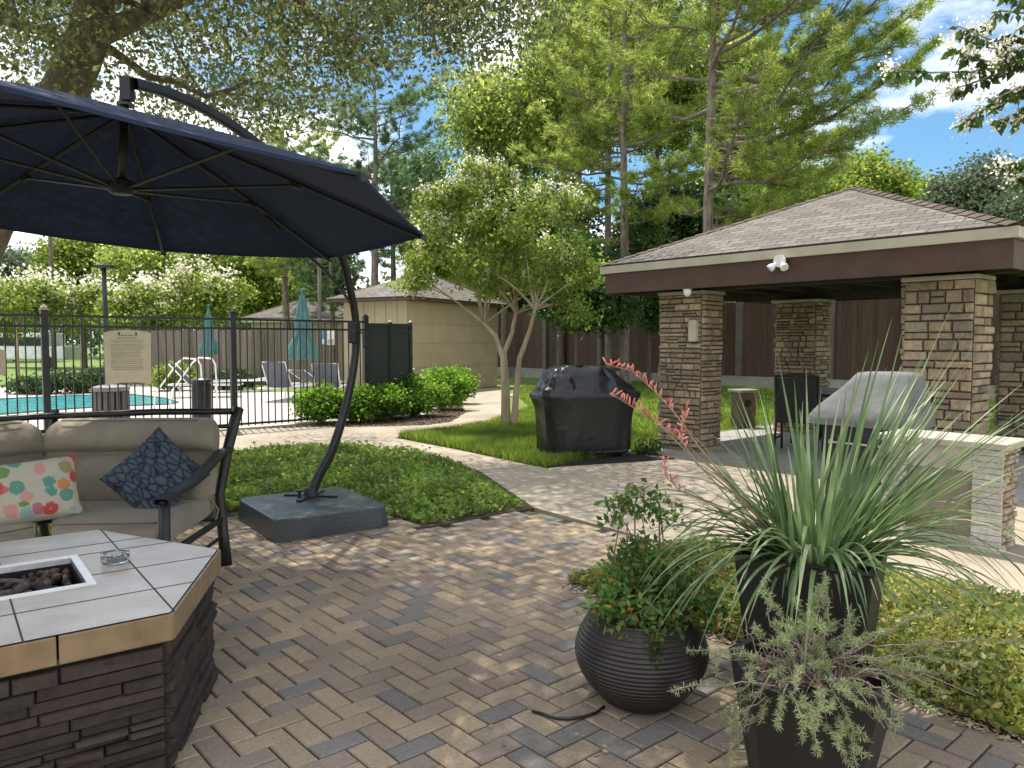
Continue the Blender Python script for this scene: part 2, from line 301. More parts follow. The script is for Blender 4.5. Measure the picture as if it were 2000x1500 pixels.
    x = e.new(.5); x.color = C(.10,.13,.14); L.new(v.outputs['Distance'], cr.inputs[0]); L.new(cr.outputs[0], b.inputs['Base Color']); b.inputs['Roughness'].default_value = .9; M['slate_print'] = m
    # floral pillow : round many-coloured blossoms on cream
    m, t, b = nodes('floral_print'); L = t.links; co = t.nodes.new('ShaderNodeTexCoord'); v = t.nodes.new('ShaderNodeTexVoronoi'); v.inputs['Scale'].default_value = 13; v.inputs['Randomness'].default_value = .75
    L.new(co.outputs['Object'], v.inputs['Vector'])
    sep = t.nodes.new('ShaderNodeSeparateColor'); L.new(v.outputs['Color'], sep.inputs[0])
    pal = t.nodes.new('ShaderNodeValToRGB'); pal.color_ramp.interpolation = 'CONSTANT'; e = pal.color_ramp.elements
    cols = [C(.55,.08,.06), C(.6,.25,.08), C(.12,.3,.22), C(.5,.16,.17), C(.35,.3,.12), C(.16,.28,.08), C(.3,.42,.36), C(.6,.3,.25)]
    while len(e) < len(cols): e.new(.5)
    for i, c in enumerate(cols): e[i].position = i/len(cols); e[i].color = c
    L.new(sep.outputs[0], pal.inputs[0])
    n = t.nodes.new('ShaderNodeTexNoise'); n.inputs['Scale'].default_value = 60; L.new(co.outputs['Object'], n.inputs[0])
    ad = t.nodes.new('ShaderNodeMath'); ad.operation = 'MULTIPLY_ADD'; ad.inputs[1].default_value = .35; L.new(n.outputs['Fac'], ad.inputs[0]); L.new(v.outputs['Distance'], ad.inputs[2])
    r2 = t.nodes.new('ShaderNodeValToRGB'); r2.color_ramp.interpolation = 'CONSTANT'; e = r2.color_ramp.elements; e[0].position = 0; e[0].color = C(.35,.35,.35); e[1].position = .24; e[1].color = C(0,0,0); x = e.new(.66); x.color = C(1,1,1)
    L.new(ad.outputs[0], r2.inputs[0]); mx = t.nodes.new('ShaderNodeMixRGB'); mx.inputs[2].default_value = C(.52,.47,.36); L.new(r2.outputs[0], mx.inputs[0]); L.new(pal.outputs[0], mx.inputs[1]); L.new(mx.outputs[0], b.inputs['Base Color']); b.inputs['Roughness'].default_value = .9; M['floral'] = m
special()

# ---------------------------------------------------------------- ground, lawns, paths
def sheet(name, poly, z, m, label, cat, th=.03):
    mb = MB(); mb.prism([(p[0], p[1]) for p in poly], z-th, z); return struct(name, mb, m, label, cat)
mb = MB(); mb.add([(-400,-60,-.03),(400,-60,-.03),(400,700,-.03),(-400,700,-.03)], [(0,1,2,3)])
struct('ground', mb, M['grass_ground'], 'broad green turf ground reaching away behind every fence', 'ground')
U = lambda *pts: [W(*p) for p in pts]
sheet('bed_soil', U((-2,6.2),(2.3,6.2),(2.3,5.0),(4.6,4.9),(5.7,7.3),(5.3,8.6),(4.7,9.7),(-2,9.72)), .0, M['soil'], 'dark soil of the bed behind the umbrella base', 'soil')
sheet('bed_soil', U((3.12,-2),(4.83,-2),(4.83,2.1),(4.6,3.3),(3.15,3.3)), .0, M['soil'], 'dark soil of the bed right of the tall planter', 'soil')
# path beside the pool fence and round the beds
path = U((-9,9.72),(4.5,9.7),(5.1,9.35),(5.5,8.6),(5.6,7.6),(5.35,6.7),(4.52,4.9),(4.42,3.3),(4.62,3.3),(4.83,2.1),(4.83,-3),(8.05,-3),(8.05,6.35),(6.05,6.35),(6.12,7.3),(6.2,8.19),(6.24,9.2),(6.28,9.96),(7.3,10.0),(8.4,10.35),(9.7,11.3),(13.9,16.2),(16,18.6),(15.0,19.0),(12.5,16.5),(9.6,12.6),(8.3,11.35),(7.6,11.15),(6.6,11.7),(6.1,12.1),(5.2,12.52),(-9,12.52))
sheet('path', path, .004, M['concrete'], 'pale concrete path winding between the planting beds', 'path', .06)
sheet('cross_path', U((13.2,15.9),(15.5,14.0),(18.5,10.5),(19.0,11.0),(16.2,14.9),(14.1,16.6)), .002, M['concrete'], 'narrow pale path crossing the far lawn', 'path', .05)
sheet('pavilion_floor', U((8.055,1.6),(12.6,1.6),(12.6,7.1),(8.055,7.1)), .008, M['concrete_dark'], 'grey slab floor under the hipped roof', 'floor', .06)
sheet('pool_deck', [W(u,v) for u,v in ((-22,12.75),(9.6,12.75),(10.6,15.6),(10,20),(7,30),(-22,30))], .006, M['deck'], 'sunlit pale pool deck behind the black fence', 'pool deck')
pool = [gp(x, y) for x, y in ((-600,812),(-600,790),(0,781),(120,775),(250,771),(320,779),(347,787),(330,791),(250,794),(150,799),(0,811))]
mb = MB(); mb.prism([(p.x,p.y) for p in pool], .0, .012); struct('pool_water', mb, M['water'], 'turquoise swimming pool water beyond the fence', 'pool')
mb = MB()
for i in range(len(pool)):
    a, b = pool[i], pool[(i+1)%len(pool)]; d = (b-a).normalized(); n = Vector((-d.y, d.x, 0))
    mb.obox((a+b)/2+Vector((0,0,.02)), (b-a)/2, n*.03, (0,0,.02))
tag(obj('pool_edge_band', mb, M['teal']), 'dark waterline band round the pool', 'pool edge', kind='structure')

# herringbone patio, every paver a block of its own inside one patio sheet
def patio():
    rng = random.Random(3); V = []; F = []; s = .1; g = .0042; bv = .005
    def inside(u, v):
        if v < -1.2 or u < -3.2: return False
        if v < 3.25: return u < 3.12
        if v < 4.86: return u < 4.40 - .05*max(0, 4.2-v)
        return v < 6.3 and u < 2.45 + (0.95 if v < 6.35 else 0)
    mb = MB()
    def blk(u0, v0, u1, v1):
        if not inside((u0+u1)/2, (v0+v1)/2): return
        z = .004 + rng.uniform(-.0018, .0018); tx, ty = rng.uniform(-.0012,.0012), rng.uniform(-.0012,.0012)
        u0 += g; v0 += g; u1 -= g; v1 -= g
        P = [(u0,v0,-.03),(u1,v0,-.03),(u1,v1,-.03),(u0,v1,-.03),(u0,v0,z-bv),(u1,v0,z-bv),(u1,v1,z-bv),(u0,v1,z-bv),
             (u0+bv,v0+bv,z+tx),(u1-bv,v0+bv,z-tx),(u1-bv,v1-bv,z+ty),(u0+bv,v1-bv,z-ty)]
        mb.add(P, [(0,1,5,4),(1,2,6,5),(2,3,7,6),(3,0,4,7),(4,5,9,8),(5,6,10,9),(6,7,11,10),(7,4,8,11),(8,9,10,11)])
    for i in range(-34, 48):
        for j in range(-14, 66):
            k = (i-j) % 4
            if k == 0: blk(i*s, j*s, (i+2)*s, (j+1)*s)
            if k == 3: blk(i*s, j*s, (i+1)*s, (j+2)*s)
    o = struct('patio', mb, M['paver'], 'patio of tan and grey herringbone pavers', 'patio'); o.rotation_euler = (0,0,TH)
    mb = MB(); mb.prism([tuple(W(*p)) for p in ((-4,-2),(3.11,-2),(3.11,3.25),(4.42,3.25),(4.42,4.86),(3.4,4.86),(3.4,6.3),(-4,6.3))], -.029, -.006)
    struct('patio_joint_sand', mb, M['sand'], 'dark jointing sand between the patio pavers', 'sand')
    mb = MB()
    for a, b in (((3.12,-1.2),(3.12,3.2)), ((3.2,3.25),(4.36,3.25))):   # edge course of set pavers
        a, b = Vector((*a,0)), Vector((*b,0)); n = int((b-a).length/.2); d = (b-a)/n
        for i in range(n): mb.obox(a+d*(i+.5)+Vector((0,0,-.012)), d*.49, Vector((-d.y,d.x,0))*.24, (0,0,.016))
    o = struct('patio_edging', mb, M['paver'], 'edging course of pavers along the right bed', 'edging'); o.rotation_euler = (0,0,TH)
patio()
mb = MB()
for a, b in (((2.45,6.34),(2.45,6.9)),):
    pass

# ---------------------------------------------------------------- stone laying
def stones(mb, o, X, N, w, h, rng, rh=(.05,.11), rw=(.1,.3), dep=.03, gap=.011, taper=.014):
    """lay stones on the face with origin o, unit width axis X, outward normal N"""
    X, N = Vector(X), Vector(N); Z = Vector((0,0,1)); z = 0
    while z < h-.02:
        r = min(rng.uniform(*rh), h-z)
        if h-z-r < rh[0]*.6: r = h-z
        x = 0
        while x < w-.01:
            c = rng.uniform(*rw)
            if w-x-c < rw[0]*.6: c = w-x
            split = rng.random() < .18 and r > rh[1]*.75
            for (za, zb) in (((0, r*.5), (r*.5, r)) if split else ((0, r),)):
                d = dep*rng.uniform(.45, 1.5); t = taper*rng.uniform(.5,1.3)
                j = lambda: rng.uniform(-gap*.8, gap*.8)
                a = Vector(o)+X*(x+gap/2)+Z*(z+za+gap/2); W_ = c-gap; H_ = (zb-za)-gap
                P = [a, a+X*W_, a+X*W_+Z*H_, a+Z*H_]
                Q = [a+X*(t+j())+Z*(t*.6+j())+N*d*rng.uniform(.85,1.1), a+X*(W_-t+j())+Z*(t*.6+j())+N*d*rng.uniform(.85,1.1), a+X*(W_-t+j())+Z*(H_-t*.6+j())+N*d*rng.uniform(.85,1.1), a+X*(t+j())+Z*(H_-t*.6+j())+N*d*rng.uniform(.85,1.1)]
                mid = [p.lerp(q, .55)-(q-p).dot(X)*X*.3*.0 + (p-(P[0]+P[2])/2)*.0 for p, q in zip(P, Q)]
                for k in range(4):
                    mid[k] = P[k].lerp(Q[k], .25) + N*(d*.5)
                mb.add(P+mid+Q, [(0,1,5,4),(1,2,6,5),(2,3,7,6),(3,0,4,7),(4,5,9,8),(5,6,10,9),(6,7,11,10),(7,4,8,11),(8,9,10,11)])
            x += c
        z += r
def stone_box(mb, x0, x1, y0, y1, h, rng, z0=0, **k):
    stones(mb, (x0,y0,z0), (1,0,0), (0,-1,0), x1-x0, h, rng, **k); stones(mb, (x1,y1,z0), (-1,0,0), (0,1,0), x1-x0, h, rng, **k)
    stones(mb, (x0,y1,z0), (0,-1,0), (-1,0,0), y1-y0, h, rng, **k); stones(mb, (x1,y0,z0), (0,1,0), (1,0,0), y1-y0, h, rng, **k)

# ---------------------------------------------------------------- pavilion (local axes = patio grid)
def uvmesh(name, faces, mat, parent):  # faces: lists of 3D points with planar uv along the eave / up the slope
    V = []; F = []; UV = []
    for f in faces:
        o = len(V); V += [tuple(p) for p in f]; F.append(tuple(range(o, o+len(f))))
        X = (Vector(f[1])-Vector(f[0])).normalized(); nrm = X.cross(Vector(f[2])-Vector(f[0])).normalized(); Y = nrm.cross(X)
        UV += [((Vector(p)-Vector(f[0])).dot(X), (Vector(p)-Vector(f[0])).dot(Y)) for p in f]
    me = bpy.data.meshes.new(name); me.from_pydata(V, [], F); ul = me.uv_layers.new(name='uv')
    for i, q in enumerate(UV): ul.data[i].uv = q
    me.materials.append(mat); o = bpy.data.objects.new(name, me); COL.objects.link(o); o.parent = parent
    return o
def hip_roof(parent, x0, x1, y0, y1, ze, px0, px1, py, zp, th=.03, name='roof'):
    A, B, Cc, D = Vector((x0,y0,ze)), Vector((x1,y0,ze)), Vector((x1,y1,ze)), Vector((x0,y1,ze)); P, Q = Vector((px0,py,zp)), Vector((px1,py,zp))
    fs = [[A,B,Q,P],[B,Cc,Q],[Cc,D,P,Q],[D,A,P]] if px1-px0 > .01 else [[A,B,P],[B,Cc,P],[Cc,D,P],[D,A,P]]
    r = uvmesh(name, fs, M['shingle'], parent); md = r.modifiers.new('t', 'SOLIDIFY'); md.thickness = th; md.offset = 1
    for a, p in ((A,P),(B,Q),(Cc,Q),(D,P)): # hip caps, short overlapping shingles
        mb = MB()
        n = max(4, int((p-a).length/.16)); d = (p-a)/n
        side = Vector((d.y,-d.x,0)).normalized()*.11
        for i in range(n):
            a0 = a+d*i+Vector((0,0,.045)); a1 = a+d*(i+1.1)+Vector((0,0,.034)); dn = Vector((0,0,-.035))
            mb.add([a0-side+dn, a0, a0+side+dn, a1-side+dn, a1, a1+side+dn], [(0,1,4,3),(1,2,5,4),(0,3,4,1),(1,4,5,2)])
        obj('hip_cap', mb, M['hipcap'], r)
    return r
M['hipcap'] = pm('hip_cap', C(.17,.135,.11), C(.27,.22,.18), 12, .9, .3, 60, island=.2)
pav = thing('pavilion', 'open grill pavilion with hipped shingle roof on stone pillars', 'pavilion', W(8.1,2.33), TH)
# local x = u-8.1 (away), y = v-2.33
UW, VW = 4.35, 5.0
hip_roof(pav, -.04, UW+.04, -.04, VW+.04, 2.50, UW/2, UW/2, VW/2, 3.50)
mb = MB(); t = .03
for x0,x1,y0,y1 in ((0,t,0,VW),(UW-t,UW,0,VW),(t,UW-t,0,t),(t,UW-t,VW-t,VW)): mb.box(x0,x1,y0,y1,2.13,2.42)
bevel(obj('fascia', mb, M['fascia'], pav), .004)
mb = MB(); g = .05
for x0,x1,y0,y1 in ((-g,0,-g,VW+g),(UW,UW+g,-g,VW+g),(0,UW,-g,0),(0,UW,VW,VW+g)): mb.box(x0,x1,y0,y1,2.405,2.505)
obj('drip_edge', mb, M['gutter'], pav)
mb = MB(); mb.box(t,UW-t,t,VW-t,2.36,2.39)
for k in range(7): mb.box(t, UW-t, .5+k*.65, .55+k*.65, 2.24, 2.36)
obj('soffit', mb, M['soffit'], pav)
rng = random.Random(11)
PW = .66; PD = .45
for (px, py, h) in ((.34, 3.62, 2.13), (.34, .42, 2.13), (3.33, 3.62, 2.13), (3.33, .42, 2.13)):
    c = obj('stone_pillar', MB().box(px+.02, px+PD-.02, py+.02, py+PW-.02, 0, h), M['mortar'], pav)
    mb = MB(); stone_box(mb, px, px+PD, py, py+PW, h-.05, rng, rh=((.05,.10) if py > 1 else (.065,.135)), rw=((.08,.26) if py > 1 else (.12,.32)), dep=.04, taper=.026)
    obj('stone_facing', mb, M['stone'], c)
    ov = .07 if px > 1 else .035
    mb = MB(); mb.bbox(px-ov, px+PD+ov, py-ov, py+PW+ov, h-.05, h-.002, .01); obj('cap_stone', mb, M['coping'], c)
beam = MB()
for x in (.50, 3.50): beam.box(x, x+.1, .1, VW-.1, 2.131, 2.239)
obj('ceiling_beam', beam, M['soffit'], pav)

# security floodlight on the fascia, beige box and small eave light at the left pillar
fl = thing('floodlight', 'white twin security floodlight on the front edge of the pavilion roof', 'floodlight', W(8.045, 4.62, 2.37), TH)
mb = MB(); mb.lathe([(0,-.01),(.07,-.01),(.07,.02),(0,.02)], 16); ob = obj('mount_plate', mb, M['metal_white'], fl); ob.rotation_euler = (0, -math.pi/2, 0); ob.location = (-.01,0,.0)
for s in (-1, 1):
    mb = MB(); mb.lathe([(.022,0),(.03,.04),(.06,.09),(.065,.14),(.055,.145),(0,.13)], 16)
    ob = obj('lamp_head', mb, M['metal_white'], fl, True); ob.location = (-.02, s*.035, -.02); ob.rotation_euler = (s*-.6, -2.5, 0); ob.scale = (.72,.72,.72)
bx = thing('wall_box', 'small beige box fixed to the left front stone pillar', 'box', W(8.40, 6.02, 1.60), TH)
obj('box_body', MB().bbox(-.07,.0,-.06,.06,-.14,.14,.015), M['signboard'], bx); obj('box_base', MB().box(-.06,.02,-.05,.05,-.16,-.142), M['black_plastic'], bx)
hl = thing('eave_light', 'tiny pale dome light tucked under the eave at the left pillar', 'camera', W(8.13, 5.95, 2.12), TH)  # small light fixture under the eave, gives off no light
mb = MB(); mb.lathe([(.05,0),(.05,-.03),(.04,-.07),(0,-.09)], 14); obj('dome', mb, M['metal_white'], hl, True); obj('mount', MB().lathe([(0,.008),(.06,.008),(.06,0),(0,0)], 14), M['gutter'], hl)

# second roof beyond on the right
b2 = thing('far_pavilion', 'second low hipped roof just showing beyond the pavilion at right', 'building', W(17.5, -3.2), TH)
hip_roof(b2, 0, 4, 0, 5.4, 2.75, 2, 2, 2.7, 3.1)
obj('fascia', MB().box(.05,3.95,.05,5.35,2.5,2.74), M['gutter'], b2)
for x, y in ((.4,.4),(.4,4.5),(3,.4),(3,4.5)):
    mb = MB(); stone_box(mb, x, x+.5, y, y+.5, 2.5, rng); c = obj('stone_pillar', MB().box(x+.01,x+.49,y+.01,y+.49,0,2.5), M['mortar'], b2); obj('stone_facing', mb, M['stone'], c)

# ---------------------------------------------------------------- stone counter with coping and inset panel
def counter():
    # local x along +u (away), y along +v ; front faces -x
    t = thing('stone_counter', 'low stone grill counter with pale coping behind the spiky plant', 'counter', W(5.90,1.72), TH)
    w, d, h = .80, .42, .72
    obj('core', MB().box(.03,d-.03,.03,w-.03,0,h-.001), M['mortar'], t)
    mb = MB(); r = random.Random(5)
    stones(mb, (.03,.03,0), (1,0,0), (0,-1,0), d-.06, h, r, rh=(.035,.06), rw=(.05,.13), dep=.025)
    stones(mb, (d-.03,.03,0), (0,1,0), (1,0,0), w-.06, h, r, rh=(.04,.07), rw=(.08,.2), dep=.025)
    stones(mb, (d-.03,w-.03,0), (-1,0,0), (0,1,0), d-.06, h, r, rh=(.04,.07), rw=(.06,.16), dep=.025)
    obj('stone_facing', mb, M['ledger'], t)
    mb = MB(); mq = MB()
    z = 0
    while z < h-.02:
        k = min(.042, h-z); mb.obox((.014, .09, z+k/2), (.014+r.uniform(0,.004),0,0), (0,.09,0), (0,0,k/2-.002)); mq.obox((.014, w-.09, z+k/2), (.014+r.uniform(0,.004),0,0), (0,.09,0), (0,0,k/2-.002)); z += k
    obj('front_quoin', mb, M['pale_ledger'], t); obj('front_quoin', mq, M['pale_ledger'], t)
    obj('lintel', MB().bbox(.0,.029,.182,w-.182,h-.17,h-.002,.004), M['coping'], t)
    obj('panel', MB().box(.018,.029,.182,w-.182,.09,h-.172), M['panel'], t)
    obj('kick', MB().box(.004,.029,.182,w-.182,0,.088), M['coping'], t)
    bevel(obj('coping', MB().box(-.04,d+.04,-.04,w*.5,h,h+.045).box(-.04,d+.04,w*.5+.003,w+.04,h,h+.045), M['coping'], t), .006)
M['pale_ledger'] = ramp_mat('pale_ledger', [C(.5,.47,.42), C(.42,.39,.35), C(.56,.52,.46)], .85, 30, .25, .6)
counter()

# ---------------------------------------------------------------- back fence on its kerb
def back_fence():
    t = thing('back_fence', 'tall dark brown board fence across the back', 'fence', W(22, 0), TH)
    mb = MB(); r = random.Random(2); y = -12
    while y < 44:
        mb.box(0+r.uniform(0,.006), .03, y, y+.145, .36, 2.75+r.uniform(-.01,.01)); y += .15
    obj('board_panel', mb, M['brown_board'], t)
    for y in np.arange(-10.5, 44, 3.05):
        obj('post', MB().box(-.12,-.002,y,y+.2,.36,2.8), M['post_grey'], t)
    kb = MB().box(-.25,.25,-12,44,-.03,.36); k = obj('kerb_wall', kb, M['kerb'], t)
M['post_grey'] = pm('fence_post_grey', C(.12,.10,.085), C(.17,.15,.12), 5, .85)
M['kerb'] = pm('kerb_concrete', C(.26,.25,.21), C(.36,.34,.29), 2, .9, .2, 40)
back_fence()

# ---------------------------------------------------------------- shed
def shed():
    a = at(795, 577, 21.5); t = thing('shed', 'cream panelled pump house with low shingle roof beside the path', 'shed', (a.x, a.y, 0), math.radians(61))
    # local x runs away to the right, y runs away to the left
    Lx, Ly, H = 5.0, 2.3, 2.62
    obj('wall', MB().box(0,Lx,0,Ly,-.02,H), M['siding'], t)
    mb = MB()
    for z in (.72, 1.42, 1.98): mb.box(.0,Lx,-.004,-.0005,z,z+.012)
    obj('panel_seam', mb, M['seam'], t)
    mb = MB()
    for y in np.arange(.35, Ly, .4): mb.box(-.018,-.0005,y,y+.05,0,H)
    mb.box(-.03,-.0005,0.0,.09,0,H); obj('batten', mb, M['siding'], t)
    hip_roof(t, -.35, Lx+.35, -.35, Ly+.35, H+.07, Lx/2, Lx/2, Ly/2, 3.62)
    obj('eave_board', MB().box(-.34,Lx+.34,-.34,Ly+.34,H+.002,H+.068), M['fascia'], t)
M['seam'] = pm('seam', C(.22,.18,.12), None, 5, .9)
shed()

# houses beyond the pool
def house(px0, px1, ytop, yeave, d, label, mat):
    a, b = at(px0, yeave, d), at(px1, yeave, d); w = b.x-a.x; ze = a.z; zr = at(px0, ytop, d+3).z
    t = thing('house', label, 'house', (a.x, d, 0)); obj('wall', MB().box(.4,w-.4,.4,5.6,-.02,ze), M['siding'], t)
    r = hip_roof(t, 0, w, 0, 6, ze+.01, 2.6, w-2.6, 3, zr)
    obj('eave_board', MB().box(.02,w-.02,.02,5.98,ze-.2,ze-.003), M['gutter'], t)
    for x in np.arange(1.6, w-1.5, 3.2):
        f = obj('window', MB().box(x,x+1.1,.36,.397,.9,2.0), M['metal_white'], t); obj('pane', MB().box(x+.06,x+1.04,.345,.358,.96,1.94), M['frame_black'], f)
house(470, 690, 583, 622, 40, 'low house roof just above the pool fence left of the shed', M['siding'])

# ---------------------------------------------------------------- wooden fence behind the pool
def pool_back_fence():
    t = thing('wooden_fence', 'weathered grey brown board fence behind the pool loungers', 'fence', at(250, 700, 27)*1)
    a, b = at(232, 700, 26.5), at(720, 700, 25.5); t.location = (a.x, a.y, 0)
    mb = MB(); r = random.Random(4); d = (b-a); d.z = 0; n = int(d.length/.15); st = d/n; nn = Vector((-st.y, st.x, 0)).normalized()
    for i in range(n): mb.obox(st*(i+.5)+nn*r.uniform(-.006,.006)+Vector((0,0,.93)), st*.485, nn*.012, (0,0,.93+r.uniform(-.01,.01)))
    obj('board_panel', mb, M['grey_board'], t)
    for i in range(0, n, 17): obj('post', MB().obox(st*i-nn*.08+Vector((0,0,.96)), st.normalized()*.05, nn*.05, (0,0,.96)), M['post_grey'], t)
pool_back_fence()
# ---------------------------------------------------------------- black pool fence
FV = 12.6; FH = 1.85
def pool_fence():
    t = thing('pool_fence', 'black metal picket fence along the pool with solid screen at its right end', 'fence', W(0, FV), TH)
    posts = [-5.9, -3.2, -.46, 2.16, 4.85, 7.34]
    for i, u in enumerate(posts):
        p = obj('post', MB().bbox(u-.045,u+.045,-.045,.045,0,FH+.06,.006), M['fence_black'], t)
        mb = MB(); mb.box(u-.055,u+.055,-.055,.055,FH+.061,FH+.075); mb.lathe([(.045,FH+.076),(.048,FH+.1),(.03,FH+.125),(0,FH+.132)], 12, (u,0,0)); obj('post_cap', mb, M['frame_black'] if i != 3 else M['gutter'], p)
    for a, b in zip(posts, posts[1:]):
        for z in (.09, FH-.17, FH-.02): obj('rail', MB().box(a+.046, b-.046, -.016, .016, z-.018, z+.018), M['fence_black'], t)
        n = round((b-a)/.118); mb = MB()
        for k in range(1, n): x = a+(b-a)*k/n; mb.box(x-.009, x+.009, -.009, .009, .05, FH-.04)
        obj('picket_row', mb, M['fence_black'], t)
    for u0, u1 in ((7.40, 7.84), (7.90, 8.30)):
        mb = MB(); mb.box(u0,u1,-.012,.012,.05,FH-.05)
        for z in (.1, FH-.2, FH-.06): mb.box(u0,u1,-.03,.03,z-.02,z+.02)
        obj('screen_panel', mb, M['screen'], t)
    for u in (7.87, 8.33):
        p = obj('post', MB().box(u-.03,u+.03,-.03,.03,0,FH-.02), M['fence_black'], t); obj('post_cap', MB().lathe([(.035,FH-.019),(.035,FH),(0,FH+.03)],10,(u,0,0)), M['gutter'], p)
M['screen'] = pm('screen_sheet', C(.015,.022,.02), C(.022,.03,.027), 3, .55)
pool_fence()
def rules_sign(u, w, z0, z1, label, loc_v=FV-.03, part=1.0):
    t = thing('pool_sign', label, 'sign', W(u, loc_v, (z0+z1)/2), TH)
    h = z1-z0; n = 14; top = []; bot = []
    for i in range(n+1):
        s = i/n*2-1; top.append((s*w/2, h/2-.05*s*s*.9)); bot.append((s*w/2*.97, -h/2+.045-.045*s*s*1.0))
    P = bot+top[::-1]; V = [(x,-.006,z) for x,z in P]+[(x,.006,z) for x,z in P]; k = len(P)
    mb = MB(); mb.add(V, [tuple(range(k)), tuple(range(k,2*k))[::-1]]+[(i,k+i,k+(i+1)%k,(i+1)%k) for i in range(k)]); obj('board', mb, M['signboard'], t)
    r = random.Random(9); mb = MB(); mb2 = MB()
    for sx in (-.18, .18): mb2.box(sx*w-.012, sx*w+.012, -.0095, -.0065, h/2-.085, h/2-.04)
    obj('clip', mb2, M['frame_black'], t)
    z = h/2-.075
    rows = [(.16,.018)]+[(.24,.016)]+[(.36,.009)]*16
    z = h/2-.075
    for i, (hw, lh) in enumerate(rows):
        mb = MB(); x = -hw*w*(1 if i > 1 else .9); xe = -x*(r.uniform(.7,1) if i > 1 else 1)
        while x < xe:
            ww = r.uniform(.012,.05); mb.box(x, min(x+ww, xe), -.0088, -.0066, z-lh, z); x += ww+.009
        obj('text_line', mb, M['ink'], t); z -= lh+(.022 if i < 2 else .017)
        if i in (3,7,11,14): z -= .012
        if z < -h/2+.08: break
rules_sign(3.24, .66, .80, 1.64, 'tall beige pool rules sign with curved top hanging on the black fence')
rules_sign(1.48, .40, .98, 1.38, 'smaller beige notice on the black fence cut by the left frame edge')

